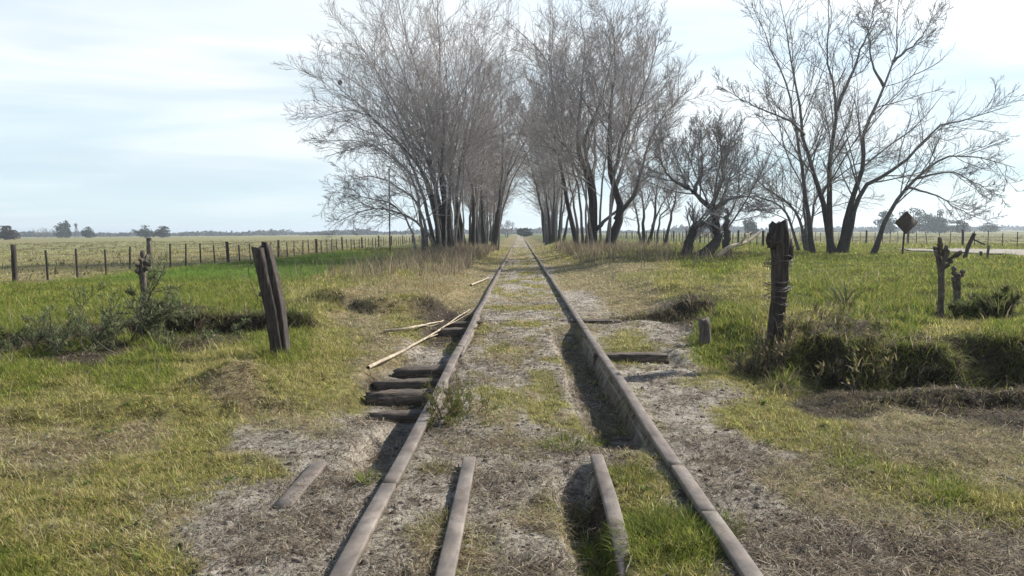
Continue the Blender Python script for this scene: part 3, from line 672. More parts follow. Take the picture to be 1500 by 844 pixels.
for k, (d, x, h) in enumerate([(70, -4.4, 12), (80, -3.4, 12), (92, -4.6, 12), (106, -4.0, 12), (125, -5.0, 12), (150, -5.4, 14)]):
    b0 = np.array([x, d, float(H(x, d))])
    tree('bare_tree', b0, fan(b0, 5, h, .17, .20, r, .9, (.02, 0)), 'slim bare tree in the far part of the row left of the track', GL + ', far part', 120 + k, 13, 8, 5, .25, .06, 0.38, rtip=.009)
# right row
d = 43
tree('bare_tree', base_of(888, d), [
    px_stem(c2([(385, 825), (430, 705), (400, 590), (395, 400), (415, 200), (395, 30)]), d, .34, .012, 2),
    px_stem(c2([(415, 735), (480, 640), (530, 470), (590, 370), (660, 300)]), d, .16, .012, -2),
    px_stem(c2([(405, 600), (440, 450), (500, 330), (540, 200), (560, 110)]), d, .12, .012, -3),
    px_stem(c2([(350, 765), (395, 725), (440, 690), (480, 655), (500, 560)]), d, .13, .012, 2)],
    'bare tree with a thick blackish leaning trunk nearest the rails on the right', GR, 131, 18, 10, 6, .26, .06, .46, xs_=(3, 11, .25, .11, .8))
d = 47
tree('bare_tree', base_of(865, d), [
    px_stem(c2([(325, 818), (335, 640), (290, 500), (295, 330), (310, 180), (300, 20)]), d, .34, .012, 2),
    px_stem(c2([(345, 818), (345, 640), (310, 480), (370, 330), (410, 180), (470, 60)]), d, .2, .012, -3),
    px_stem(c2([(335, 650), (345, 520), (340, 400), (270, 260), (240, 120)]), d, .14, .012, 3)],
    'bare tree with a stout double trunk, tallest on the right of the track', GR, 132, 17, 10, 6, .26, .06, .44, xs_=(5, 12, .2, .11, 1.0))
d = 52
tree('bare_tree', base_of(846, d), [
    px_stem(c2([(292, 812), (245, 630), (212, 440), (195, 230), (140, 150), (30, 50)]), d, .22, .012, 1),
    px_stem(c2([(212, 440), (205, 330), (200, 150), (215, 20)]), d, .10, .012, -1),
    px_stem(c2([(225, 520), (170, 460), (110, 400), (60, 330)]), d, .09, .010, -2)],
    'slender bare tree leaning over the track with its fork high against the sky', GR, 133, 12, 9, 5, .3, .06, 0.38)
d = 80
tree('bare_tree', base_of(808, d), [
    px_stem(c2([(200, 800), (180, 640), (150, 520), (120, 400)]), d, .22, .012, 1),
    px_stem(c2([(192, 800), (150, 620), (95, 450), (45, 320), (10, 240)]), d, .18, .012, 1),
    px_stem(c2([(205, 800), (210, 620), (190, 470), (180, 340)]), d, .2, .012, -2),
    px_stem(c2([(225, 800), (235, 640), (235, 500), (260, 360)]), d, .2, .012, 2),
    px_stem(c2([(240, 800), (270, 660), (300, 560), (310, 450)]), d, .18, .012, 0)],
    'bunch of straight bare stems standing right of the gap above the track', GR, 134, 13, 9, 5, .3, .05, 0.44, rtip=.009, xs_=(5, 15, .12, .12, 1.0))
d = 92
tree('bare_tree', base_of(797, d), [px_stem(c2([(178, 802), (165, 690), (150, 590), (125, 500), (90, 420)]), d, .2, .012, 1),
    px_stem(c2([(160, 650), (130, 560), (60, 500)]), d, .1, .012, 1)],
    'single thin bare tree with a curved trunk at the edge of the gap', GR, 135, 16, 9, 5, .35, .04, 0.44, rtip=.009)
for k, (d, x, h) in enumerate([(105, 4.4, 12.5), (125, 4.8, 12.5), (150, 5.4, 15)]):
    b0 = np.array([x, d, float(H(x, d))])
    tree('bare_tree', b0, fan(b0, 5, h, .17, .20, r, .9), 'slim bare tree in the far part of the row right of the track', GR + ', far part', 140 + k, 13, 8, 5, .25, .06, 0.38, rtip=.009)
# thinner trees further right
c5 = lambda pts: [(760 + x / 4.963, 220 + y / 4.963) for x, y in pts]
d = 58
tree('bare_tree', base_of(942, d), [px_stem(c5([(905, 650), (905, 400), (880, 250), (870, 60)]), d, .2, .012, 1), px_stem(c5([(895, 650), (860, 480), (820, 320), (790, 100)]), d, .14, .012, -1)],
    'thin forked bare tree behind the grass right of the thick leaning trunk', GR, 151, 13, 8, 5, .35, .05, 0.41, light=.8)
d = 60
tree('bare_tree', base_of(952, d), [px_stem(c5([(940, 655), (990, 480), (1000, 300), (1030, 150), (1010, -20)]), d, .2, .012, 1), px_stem(c5([(970, 560), (1040, 400), (1100, 320), (1180, 200)]), d, .1, .012, 1)],
    'slanting bare tree between the thin forked tree and the low bowed one', GR, 152, 13, 8, 5, .35, .05, 0.41, light=.8)
d = 55
tree('bare_tree', base_of(972, d), [px_stem(c5([(1050, 655), (1100, 520), (1130, 370), (1160, 250), (1150, 60)]), d, .18, .012, 1), px_stem(c5([(1000, 640), (1030, 480), (1090, 420), (1110, 290), (1060, 240)]), d, .13, .012, 1)],
    'small twisted bare tree with a crooked stem beside the low bowed one', GR, 153, 13, 8, 5, .35, .05, 0.41, light=.8)
d = 36
tree('bare_tree', base_of(1045, d), [
    px_stem(c5([(1310, 705), (1440, 660), (1420, 480), (1360, 390), (1230, 270), (1150, 80)]), d, .40, .012, 1),
    px_stem(c5([(1400, 420), (1440, 330), (1480, 200), (1470, 20), (1430, -130)]), d, .12, .012, -2),
    px_stem(c5([(1270, 310), (1330, 160), (1330, 0), (1280, -140)]), d, .11, .012, 2),
    px_stem(c5([(1230, 270), (1160, 240), (1080, 180), (1020, 60), (1000, -80)]), d, .11, .012, -1),
    px_stem(c5([(1410, 430), (1530, 360), (1680, 340), (1800, 420)]), d, .12, .012, 1),
    px_stem(c5([(1205, 670), (1270, 560), (1330, 540), (1430, 550)]), d, .24, .10, .5)],
    'low bowed bare tree with a dark bent trunk and purplish spreading crown', GR, 154, 15, 10, 7, .22, .07, .8, light=.75)
d = 34
tree('broken_tree', base_of(1065, d), [px_stem([(1066, 364), (1064, 335), (1066, 312), (1063, 305)], d, .17, .09)], 'short dead trunk with broken top beside the low bowed tree', None, 155, 3, 3, 2, .5, .05, .5)
# big tree on the right
d = 38
tree('bare_tree', base_of(1215, d), [
    px_stem(c3([(450, 822), (405, 640), (380, 560), (345, 430), (330, 330), (300, 130), (270, 0)]), d, .20, .012, 1),
    px_stem(c3([(385, 800), (352, 620), (325, 430), (300, 300), (240, 150), (180, 10)]), d, .16, .012, 3),
    px_stem(c3([(440, 800), (432, 600), (440, 490), (455, 350), (430, 220), (432, 40), (430, -40)]), d, .21, .012, -2),
    px_stem(c3([(462, 820), (510, 640), (545, 520), (545, 440), (570, 370), (615, 270), (650, 160), (665, -20)]), d, .21, .012, -1),
    px_stem(c3([(455, 360), (520, 200), (560, 100), (585, -10)]), d, .11, .012, 1),
    px_stem(c3([(480, 800), (540, 620), (620, 570), (690, 510), (780, 420), (870, 390), (1020, 345)]), d, .19, .012, -2),
    px_stem(c3([(350, 440), (300, 390), (200, 350), (70, 280)]), d, .08, .010, -1),
    px_stem(c3([(610, 280), (570, 200), (560, 90), (600, 0)]), d, .08, .010, 2),
    px_stem(c3([(640, 200), (720, 130), (790, 20)]), d, .07, .010, 1)],
    'great bare tree of several spreading stems standing alone near the diamond sign', None, 160, 13, 8, 5, .22, .045, 0.38, light=.62)
d = 36.5
tree('bare_tree', base_of(1277, d), [
    px_stem(c3([(570, 815), (620, 710), (680, 620), (790, 520), (900, 510), (1040, 545)]), d, .16, .012, -1),
    px_stem(c3([(690, 610), (790, 640), (870, 690), (950, 720)]), d, .06, .010, 1),
    px_stem(c3([(720, 580), (820, 560), (900, 590), (990, 640)]), d, .06, .010, -1)],
    'slanting bare tree leaning out above the diamond sign', None, 161, 15, 8, 5, .28, .02, 0.38, light=.62)
d = 41
tree('bare_tree', base_of(1185, d), [px_stem(c3([(360, 800), (330, 700), (240, 620), (150, 560), (60, 540)]), d, .12, .012, 1), px_stem(c3([(340, 760), (290, 690), (200, 640), (100, 640), (20, 610)]), d, .1, .012, -1),
    px_stem(c3([(370, 790), (390, 650), (480, 560), (560, 520), (640, 500)]), d, .1, .012, 1), px_stem(c3([(365, 800), (350, 600), (420, 430), (520, 350)]), d, .1, .012, 1)],
    'tangled low bare tree behind the great spreading one', None, 162, 18, 10, 6, .2, .03, 0.46, light=.7)

# bird nest in the left crown
p = at(498, 121, 44.5)
def lump(c, rx, ry, rz, seed, n=14, amp=.18):
    r = np.random.default_rng(seed); th = np.linspace(0, 2 * math.pi, n, endpoint=False); ph = np.linspace(0, math.pi, n // 2 + 2)[1:-1]
    V = []
    for f in ph:
        for t in th: k = 1 + amp * r.standard_normal(); V.append((c[0] + rx * k * math.sin(f) * math.cos(t), c[1] + ry * k * math.sin(f) * math.sin(t), c[2] + rz * k * math.cos(f)))
    m = len(ph); V += [(c[0], c[1], c[2] + rz), (c[0], c[1], c[2] - rz)]
    i = np.arange(m * n).reshape(m, n); j = np.roll(i, -1, 1)
    return np.array(V), [np.stack([i[:-1], i[1:], j[1:], j[:-1]], -1).reshape(-1, 4), np.stack([np.full(n, m * n), i[0], j[0]], -1), np.stack([np.full(n, m * n + 1), j[-1], i[-1]], -1)]
g_ = Geo(); V, Fc = lump(p, .095, .095, .13, 4, 16); g_.add(V, Fc)
rr = np.random.default_rng(8); q = rr.standard_normal((60, 3)); q /= np.linalg.norm(q, axis=1, keepdims=True); q2 = np.cross(q, rr.standard_normal((60, 3))); q2 /= np.linalg.norm(q2, axis=1, keepdims=True)
P = np.stack([p + q * .10 - q2 * .10, p + q * .125, p + q * .10 + q2 * .10], 1); V, Q = tubes(P, np.full((60, 3), .006), 3); g_.add(V, Q)
tag(g_.obj('bird_nest', m_bark), 'dark round bird nest among outer twigs of the widest left crown', 'nest')
# twig that carries the nest belongs to the big left tree
# ------------------------------------------------------------------ fences and posts
def fence(label, X, Y0, Y1, thick_step, thin_n, hh, seed, xdrift=0, wr=.007, nw=5, cat='fence'):
    r = np.random.default_rng(seed); b0 = np.array([X, Y0, float(H(X, Y0))]); root = thing('wire_fence', b0, label, cat)
    y = Y0; k = 0; tops = []; st = thick_step / (thin_n + 1)
    while y < Y1:
        big = k % (thin_n + 1) == 0
        x = X + xdrift * (y - Y0) + r.normal(0, .03); z = float(H(x, y)); h = hh * (r.uniform(1.0, 1.1) if big else r.uniform(.84, .98))
        lx, ly = r.normal(0, .05, 2) * h * (.5 if big else 1)
        w = (.17 if big else .065) * r.uniform(.85, 1.15)
        V, Fc = rough([(x, y, z - .25), (x + lx * .5, y + ly * .5, z + h * .5), (x + lx, y + ly, z + h)], w, w, 8, 2.6, .09, seed * 100 + k, 7, .02 if big else 0)
        g_ = Geo(); g_.add(V - b0, Fc); g_.obj('post', m_wood_grey if (big and k % 2) else m_wood_dark, root)
        tops.append((x + lx * .6, y + ly * .6, z, h)); y += st * r.uniform(.93, 1.07); k += 1
    paths = []
    for q in range(nw):
        paths.append([(x - b0[0], yy - b0[1], z - b0[2] + hh * (.22 + .7 * q / (nw - 1))) for x, yy, z, h in tops])
    V, Fc = wires(paths, wr, 4); g_ = Geo(); g_.add(V, Fc); g_.obj('wire', m_wire, root)
    return root
fence('old post and wire fence along the tan field, left of the tree row', -15.5, 23.9, 150, 8.9, 4, 1.12, 71)
fence('low post and wire fence seen through the trunks right of the track', 18.5, 60, 150, 7, 3, 1.25, 72)
fence('distant post and wire fence beyond the pale dirt road', 37, 48, 200, 9, 4, 1.3, 73)

def single(name, label, px, d, h, w, lean, seed, matr=m_wood_dark, cat='post', arm=None, group=None):
    b0 = base_of(px, d); root = thing(name, b0, label, cat, group)
    V, Fc = rough([(0, 0, -.3), (lean * .5, 0, h * .5), (lean, 0, h)], w, w, 10, 3, .09, seed, 10, .04)
    g_ = Geo(); g_.add(V, Fc); g_.obj('timber', matr, root)
    if arm:
        V, Fc = rough([(lean * .8, 0, h * .8), (lean * .8 + arm[0], -.1, h * .8 + arm[1])], w * .5, w * .5, 8, 2.4, .1, seed + 1, 6); g_ = Geo(); g_.add(V, Fc); g_.obj('arm', matr, root)
    return root
single('fence_post', 'leaning old post with a broken arm by the pale dirt road', 1411, 33, 1.05, .13, .45, 81, arm=(.5, -.25))
single('fence_post', 'short grey post stub at the near edge of the dirt road', 1447, 31, .55, .09, .05, 82, m_wood_grey)
single('fence_post', 'tiny dark post stub beside the short grey one at the dirt road', 1438, 34, .3, .11, .0, 83)
single('fence_post', 'thick dark post standing alone inside the left field', 218, 33.5, 1.3, .2, .0, 84)

# leaning split gate post on the left
b0 = ground(418, 524); root = thing('gate_post', b0, 'dark split wooden gate post leaning over left of the track', 'post')
dd = b0[1]
def slab(pts, w, h, seed, taper, name):
    q = [at(x, y, dd + o) - b0 for x, y, o in pts]
    q[0][2] -= .25
    V, Fc = rough(q, w, h, 14, 6, .07, seed, 24, .07, taper); g_ = Geo(); g_.add(V, Fc); return g_.obj(name, m_wood_dark, root, False)
slab([(413, 524, 0), (398, 450, 0), (379, 366, 0)], .135, .22, 91, ([0, .5, 1], [1.0, 1.0, .92]), 'slab')
slab([(422, 520, .03), (408, 440, .05), (391, 362, .09)], .115, .2, 92, ([0, .3, .8, 1], [.8, .95, 1, .7]), 'slab')
V, Fc = rough([at(392, 432, dd - .02) - b0, at(379, 431, dd - .05) - b0], .05, .06, 8, 4, .1, 93, 5); g_ = Geo(); g_.add(V, Fc); g_.obj('iron_staple', m_wire, root)
w1 = crs([at(*q) - b0 for q in [(376, 380, dd), (364, 392, dd - .1), (368, 415, dd - .2), (378, 440, dd), (374, 452, dd), (386, 470, dd)]], 24)
w2 = crs([at(*q) - b0 for q in [(390, 430, dd - .1), (383, 445, dd - .1), (386, 462, dd - .1), (384, 480, dd)]], 14)
V, Fc = wires([w1, w2], .004); g_ = Geo(); g_.add(V, Fc); g_.obj('wire', m_wire, root)

# knotted gate post on the right
b0 = base_of(1138, 9.0); root = thing('gate_post', b0, 'thick upright gate post wrapped in wire and dry creeper right of the track', 'post')
dd = 9.0
q = [at(x, y, dd) - b0 for x, y in [(1136, 545), (1136, 490), (1142, 420), (1143, 370), (1140, 332)]]; q[0][2] = -.3
V, Fc = rough(q, .17, .19, 16, 3, .07, 95, 28, .08, ([0, .3, .55, .8, .93, 1], [1.25, 1.0, .92, 1.05, 1.25, 1.1])); g_ = Geo(); g_.add(V, Fc); g_.obj('timber', m_wood_dark, root, False)
V, Fc = lump(q[3] + np.array([-.10, -.04, .14]), .07, .08, .10, 3); g_ = Geo(); g_.add(V, Fc)
V, Fc = lump(q[3] + np.array([.09, -.03, .02]), .05, .07, .12, 5); g_.add(V, Fc); g_.obj('knot', m_wood_dark, root, False)
rr = np.random.default_rng(21); ws = []
for k in range(16):
    z0 = rr.uniform(.5, 1.25); t = np.linspace(0, rr.uniform(3, 8), 18); ra = .13 + .03 * rr.random() + .02 * np.sin(t * 3); ph = rr.uniform(0, 6)
    cx_ = np.interp(z0, [0, 1.4], [0, .04]); ws.append(np.stack([cx_ + ra * np.cos(t + ph), ra * np.sin(t + ph), z0 + .12 * rr.standard_normal() * t / 5 + .01 * np.sin(t * 5)], 1))
V, Fc = wires(ws, .004); g_ = Geo(); g_.add(V, Fc); g_.obj('wire', m_wire, root)
# the dry creeper round it, its own plant
def scrub(name, label, base, n, hmin, hmax, r0, spread, seed, cols, cat='shrub', up=.03, n2=6, n3=4, leaf=None, leafn=0, ang=(.1, 1.2), group=None, leafl=.05, bias=(0, 0, 0)):
    r = np.random.default_rng(seed); base = np.array(base, float); root = thing(name, base, label, cat, group)
    az = r.uniform(0, 6.283, n); a = r.uniform(*ang, n); d = np.stack([np.cos(az) * np.sin(a), np.sin(az) * np.sin(a), np.cos(a)], 1) + np.array(bias)
    P = np.empty((n, 8, 3)); P[:, 0] = np.stack([r.normal(0, spread, n), r.normal(0, spread, n), np.zeros(n)], 1); P[:, 0, 2] = H(P[:, 0, 0] + base[0], P[:, 0, 1] + base[1]) - base[2] - .03
    L = r.uniform(hmin, hmax, n)[:, None] / 7
    for k in range(1, 8): d = d + np.array([0, 0, up]) + .16 * r.standard_normal((n, 3)); d /= np.linalg.norm(d, axis=1, keepdims=True); P[:, k] = P[:, k - 1] + d * L
    R = np.linspace(r0, r0 * .3, 8)[None].repeat(n, 0)
    g_ = Geo(); cols = np.array(cols)
    def put(P, R, s, c): V, Q = tubes(P, R, s); g_.add(V, Q, np.repeat(np.clip(c * (1 + .2 * r.standard_normal((len(P), 1))), .01, .6), P.shape[1] * s, 0))
    put(P, R, 4, cols[r.integers(0, len(cols), n)])
    P2, R2 = spawn(P, R, n2, r, .25, 1, .45, (.4, 1.0), up, 5, .18, .6, r0 * .25); put(P2, R2, 3, cols[r.integers(0, len(cols), len(P2))])
    P3, R3 = spawn(P2, R2, n3, r, .2, 1, .5, (.4, 1.0), up, 4, .18, .7, r0 * .2); put(P3, R3, 3, cols[r.integers(0, len(cols), len(P3))])
    g_.obj('branches', m_twig, root)
    if leafn:
        src = np.concatenate([P3.reshape(-1, 3), P2[:, 2:].reshape(-1, 3)]); s_ = src[r.integers(0, len(src), leafn)] + r.normal(0, .01, (leafn, 3))
        lc = np.array(leaf)[r.integers(0, len(leaf), leafn)] * (1 + .2 * r.standard_normal((leafn, 1)))
        V, Fc, C = blades(s_, r.uniform(0, 6.28, leafn), r.uniform(.5, 1.3, leafn) * leafl, np.full(leafn, leafl * .16), r.uniform(0, .9, leafn), np.clip(lc, .01, .6))
        g2 = Geo(); g2.add(V, Fc, C); g2.obj('foliage', m_blade, root, False)
    return root
BR = [(.10, .08, .065), (.16, .13, .105), (.06, .048, .04), (.22, .185, .15)]
scrub('dry_bush', 'tangle of dry creeper and grass heaped round the foot of the wired post', base_of(1122, 8.7), 60, .12, .36, .006, .15, 301, BR, 'bush', -.03, 6, 4, [(.20, .16, .10), (.10, .11, .03), (.30, .24, .14)], 1500, (.3, 1.4), None, .10)
scrub('thorn_twigs', 'bare thorny twigs sticking out round the top of the wired post', base_of(1150, 9.15) + np.array([0, 0, .95]), 26, .3, .75, .006, .06, 302, BR, 'twigs', .0, 4, 2, ang=(.5, 1.9))
scrub('dry_bush', 'low thorny bush between the wired post and the dark bank', base_of(1236, 8.3), 40, .2, .45, .006, .35, 303, BR, 'bush', .02, 6, 3, [(.12, .13, .04), (.26, .21, .12)], 1400, (.2, 1.3), None, .10)
SH = [(.085, .08, .055), (.13, .115, .085), (.06, .055, .04)]; SHL = [(.15, .185, .08), (.20, .225, .11), (.12, .15, .065), (.25, .26, .15)]
scrub('feathery_shrub', 'grey green feathery shrub sprawling below the cut stump on the left', base_of(130, 10.4), 26, .3, .75, .010, .6, 304, SH, 'shrub', .03, 8, 5, SHL, 5000, (.5, 1.35), None, .06, (.15, 0, 0))
scrub('feathery_shrub', 'feathery branch rising to the right of the cut stump', base_of(190, 10.6), 7, .8, 1.25, .014, .06, 305, SH, 'shrub', .02, 9, 5, SHL, 3500, (.3, .8), None, .06, (1.0, 0, .2))
scrub('feathery_shrub', 'grey green feathery shrub at the left edge of the ditch', base_of(40, 9.8), 18, .25, .6, .010, .5, 306, SH, 'shrub', .04, 8, 5, SHL, 3000, (.3, 1.25), None, .06)
scrub('leafy_weed', 'small leafy reddish green weed growing against the rail', ground(652, 618) + np.array([0.02, .1, 0]), 26, .16, .42, .005, .10, 307, [(.13, .09, .05), (.10, .10, .04)], 'weed', .05, 5, 3, [(.09, .13, .03), (.14, .16, .04), (.22, .16, .07)], 2600, (.15, 1.1), None, .035)
scrub('dark_bush', 'dark rounded clump of coarse grass near the smaller cut stump', base_of(1452, 10.9), 40, .15, .32, .007, .22, 308, BR, 'bush', .04, 6, 3, [(.07, .09, .03), (.10, .12, .04), (.16, .15, .06)], 3500, (.2, 1.2), None, .16)
def tuft(name, label, base, n, hmin, hmax, w, cols, seed, bend=.35, spread=.06, cat='plant', group=None):
    r = np.random.default_rng(seed); base = np.array(base, float)
    az = r.uniform(0, 6.283, n); rr = spread * np.sqrt(r.random(n)); s_ = np.stack([base[0] + rr * np.cos(az), base[1] + rr * np.sin(az)], 1)
    z = H(s_[:, 0], s_[:, 1]) - .01
    V, Fc, C = blades(np.c_[s_, z], az + .4 * r.standard_normal(n), r.uniform(hmin, hmax, n), w * r.uniform(.7, 1.2, n), np.clip(bend + .2 * r.standard_normal(n), 0, 1), np.clip(np.array(cols)[r.integers(0, len(cols), n)] * (1 + .15 * r.standard_normal((n, 1))), .01, .7))
    g_ = Geo(); g_.add(V, Fc, C); o = g_.obj(name, m_blade, None, False, base); return tag(o, label, cat, group)
tuft('grass_tuft', 'bright green spiky tuft below the ledge beside the leaning post', ground(240, 520), 70, .18, .5, .012, GRN, 311, .3, .12)
tuft('spiky_plant', 'yucca like spiky plant in the grass behind the wired post', base_of(1240, 13.5), 46, .3, .62, .025, [(.09, .10, .045), (.20, .18, .10), (.06, .07, .03)], 312, .35, .12)
tuft('spiky_plant', 'clump of bent dry spikes right of the cut stumps', base_of(1465, 10.6), 40, .3, .65, .016, [(.16, .13, .08), (.10, .11, .04), (.06, .05, .04)], 313, .3, .16)
for k, (px, py, n, s_, c_, lab) in enumerate([
        (925, 700, 260, .14, 0, 'green grass tuft at the end of the half buried rail'), (970, 790, 700, .26, 0, 'big green grass tuft filling the space beside the half buried rail'),
        (1015, 775, 420, .2, 0, 'green grass tuft against the running rail near the big tuft'),
        (830, 655, 300, .16, 0, 'low green tuft in the middle of the sandy track bed'), (870, 650, 160, .1, 0, 'small green tuft beside the low one in the track bed'),
        (640, 690, 160, .10, 1, 'small yellowish tuft between left running rail and short rail'), (655, 765, 90, .05, 1, 'tiny yellow tuft growing over the short rail'),
        (835, 765, 260, .16, 1, 'grey green tuft on the edge of the dark trench'), (540, 705, 120, .06, 0, 'tiny bright tuft outside the running rail')]):
    p = ground(px, py)
    cols = GRN[:2] + [(.16, .18, .04), (.12, .12, .05)] if c_ == 0 else [(.20, .19, .07), (.13, .14, .04), (.30, .25, .13)]
    tuft('grass_tuft', lab, p, int(n * 1.2), .05, .13, .0045, cols, 320 + k, .4, s_, 'plant', 'grass tufts in the track bed')
# dead stalks standing in the grass
for k, (px, d, h, lab) in enumerate([(557, 26, 1.0, 'thin dead stalk standing in the lush strip left of the dry hump'), (612, 24, 1.25, 'tall dead stalk at the edge of the brown weeds on the left'), (942, 25, 1.0, 'dead stalk in the grass below the thin forked tree'),
                                     (1014, 24, .9, 'dead branching stalk in the grass below the bowed tree'), (897, 22, .8, 'pale thin stalk in the dry grass right of the track')]):
    scrub('dead_stalk', lab, base_of(px, d), 2, h * .9, h * 1.1, .012, .03, 340 + k, BR, 'stalk', .1, 5, 3, ang=(0, .12), group='dead stalks standing in the verges')

# pollarded stumps
def pollard(label, px, d, h, w, seed, nst=9):
    r = np.random.default_rng(seed); b0 = base_of(px, d); root = thing('cut_stump', b0, label, 'stump')
    V, Fc = rough([(0, 0, -.2), (.01, 0, h * .4), (-.01, .01, h * .72)], w, w, 12, 2.4, .13, seed, 14, .02, ([0, .3, .8, 1], [1.15, .85, .9, 1.35])); g_ = Geo(); g_.add(V, Fc); g_.obj('trunk', m_stump, root, False)
    g_ = Geo()
    for k in range(nst):
        az = 6.283 * k / nst + r.random(); a = r.uniform(.1, 1.2); L = h * r.uniform(.12, .30); s0 = np.array([0, 0, h * r.uniform(.58, .74)])
        e = s0 + L * np.array([math.sin(a) * math.cos(az), math.sin(a) * math.sin(az), math.cos(a)])
        V, Fc = rough([s0, (s0 + e) / 2 + [0, 0, -.015], e], w * .55, w * .55, 8, 2.2, .16, seed * 10 + k, 7, .01, ([0, .5, .85, 1], [.7, .6, 1.4, 1.0])); g_.add(V, Fc)
    g_.obj('knuckles', m_stump, root, False)
    return root
pollard('pale knuckled cut stump among the feathery shrubs on the left', 207, 13.2, 1.1, .11, 401)
pollard('tall dark knuckled cut stump standing in the grass on the right', 1381, 10.9, 1.2, .085, 402, 14)
pollard('small cut stump close behind the tall knuckled one', 1404, 12.2, .62, .10, 403, 6)
b0 = ground(1033, 503); g_ = Geo(); V, Fc = rough([b0 + [0, 0, -.15], b0 + [0, 0, .15], b0 + [-.02, 0, .30]], .15, .16, 12, 2.8, .09, 404, 10, .06); g_.add(V, Fc)
tag(g_.obj('broken_post', m_wood_grey, None, False, b0), 'short broken grey post stub standing in the hollow on the right', 'post')

# fallen branches
def branch(label, pts, r0, seed, matr=m_pale, sub=2, zl=.03, name='fallen_branch', group=None):
    r = np.random.default_rng(seed); P = [ground(x, y) + np.array([0, 0, z]) for x, y, z in pts]; P = crs(P, 14) + r.normal(0, .004, (14, 3))
    g_ = Geo(); R = np.linspace(r0, r0 * .45, 14); V, Q = tubes(P[None], R[None], 7); g_.add(V, Q)
    for k in range(sub):
        i0 = 6 + 3 * k; dv = P[-1] - P[i0]; e = P[i0] + dv * .8 + r.normal(0, .10, 3); q = crs([P[i0], (P[i0] + e) / 2 + r.normal(0, .03, 3), e], 8)
        V, Q = tubes(q[None], np.linspace(r0 * .5, r0 * .2, 8)[None], 5); g_.add(V, Q)
    return tag(g_.obj(name, matr), label, 'branch', group)
branch('long pale stripped branch lying against the rail', [(540, 541, .02), (590, 518, .04), (640, 495, .10), (688, 462, .12)], .022, 501)
branch('short pale stripped branch lying behind the long one', [(562, 488, .03), (600, 486, .06), (650, 478, .10)], .022, 502, sub=1)
branch('pale splinter of wood lying by the far part of the left verge', [(690, 420, .05), (708, 414, .08), (716, 409, .06)], .03, 503, sub=0)
p0, p1 = at(1052, 373, 27), at(1113, 340, 28)
g_ = Geo(); q = crs([p0 + [0, 0, -.05], at(1070, 362, 27), at(1092, 355, 27.5), p1], 14); V, Q = tubes(q[None], np.linspace(.09, .04, 14)[None], 7); g_.add(V, Q)
for a_, b_ in [((1085, 357), (1100, 340)), ((1075, 360), (1062, 371))]: 
    V, Q = tubes(crs([at(*a_, 27.3), at((a_[0] + b_[0]) / 2, (a_[1] + b_[1]) / 2 - 2, 27.3), at(*b_, 27.6)], 6)[None], np.linspace(.05, .02, 6)[None], 5); g_.add(V, Q)
tag(g_.obj('fallen_branch', m_pale), 'whitish broken bough resting on the grass left of the wired post', 'branch')

# steel pole and road sign
b0 = base_of(571, 58); root = thing('steel_pole', b0, 'thin dark steel pole standing in the bright green strip', 'pole')
V, Fc = rough([(0, 0, -.3), (0, 0, 3), (.03, 0, 6.1)], .10, .10, 10, 2, .0, 1, 6); g_ = Geo(); g_.add(V, Fc); g_.obj('shaft', m_rust, root)
V, Fc = rough([(.03, 0, 6.1), (.03, 0, 6.2)], .14, .14, 10, 2, .0, 1, 3); g_ = Geo(); g_.add(V, Fc); g_.obj('cap', m_rust, root)
b0 = base_of(1322, 37); root = thing('road_sign', b0, 'dark diamond road sign seen from behind near the dirt road', 'sign')
V, Fc = rough([(0, 0, -.3), (.06, 0, .8), (.12, .0, 1.6)], .085, .07, 8, 4, .02, 2, 6); g_ = Geo(); g_.add(V, Fc); g_.obj('post', m_rust, root)
s_ = .53; ct = np.array([.13, -.06, 1.52]); pl = []
cor = []
for k in range(4):
    a0 = math.pi / 2 * k; nb = 4
    c_ = np.array([math.cos(a0), math.sin(a0)])
    for t in np.linspace(-.7, .7, nb): cor.append((s_ - .05) * c_ * 1.0 + .05 * np.array([math.cos(a0 + t), math.sin(a0 + t)]))
cor = np.array(cor); n = len(cor); V = np.vstack([np.c_[cor[:, 0], np.zeros(n), cor[:, 1]], np.c_[cor[:, 0], np.full(n, .012), cor[:, 1]]]) + ct
ii = np.arange(n); me = mesh_data('plate', V, [np.array([ii]), np.array([ii[::-1] + n]), np.stack([ii, ii + n, np.roll(ii, -1) + n, np.roll(ii, -1)], -1)], m_rust)
o = bpy.data.objects.new('plate', me); COL.objects.link(o); o.parent = root
for zz in (-.25, .25):
    V, Fc = rough([ct + [-.16, -.015, zz], ct + [.16, -.015, zz]], .04, .02, 8, 6, 0, 4, 4); g_ = Geo(); g_.add(V, Fc); g_.obj('bracket', m_rust, root)

# ------------------------------------------------------------------ far trees
def leafcloud(lobes, n, size, cols, r):
    V = []; w = np.array([l[3] * l[4] * l[5] for l in lobes]); w = w / w.sum(); pick = r.choice(len(lobes), n, p=w); L = np.array(lobes)[pick]
    q = r.standard_normal((n, 3)); q /= np.linalg.norm(q, axis=1, keepdims=True); q *= (r.random((n, 1)) ** .45)
    c = L[:, :3] + q * L[:, 3:6]
    a_ = r.standard_normal((n, 3)); a_ /= np.linalg.norm(a_, axis=1, keepdims=True); b_ = np.cross(a_, r.standard_normal((n, 3))); b_ /= np.linalg.norm(b_, axis=1, keepdims=True)
    s = size * r.uniform(.6, 1.4, (n, 1)); V = np.stack([c - a_ * s, c + b_ * s * .7, c + a_ * s, c - b_ * s * .7], 1).reshape(-1, 3)
    C = np.repeat(np.clip(np.array(cols)[r.integers(0, len(cols), n)] * (1 + .2 * r.standard_normal((n, 1))), .008, .4), 4, 0)
    return V, [np.arange(n * 4).reshape(-1, 4)], C
EV = [(.030, .042, .022), (.045, .058, .028), (.022, .032, .020), (.06, .07, .035)]
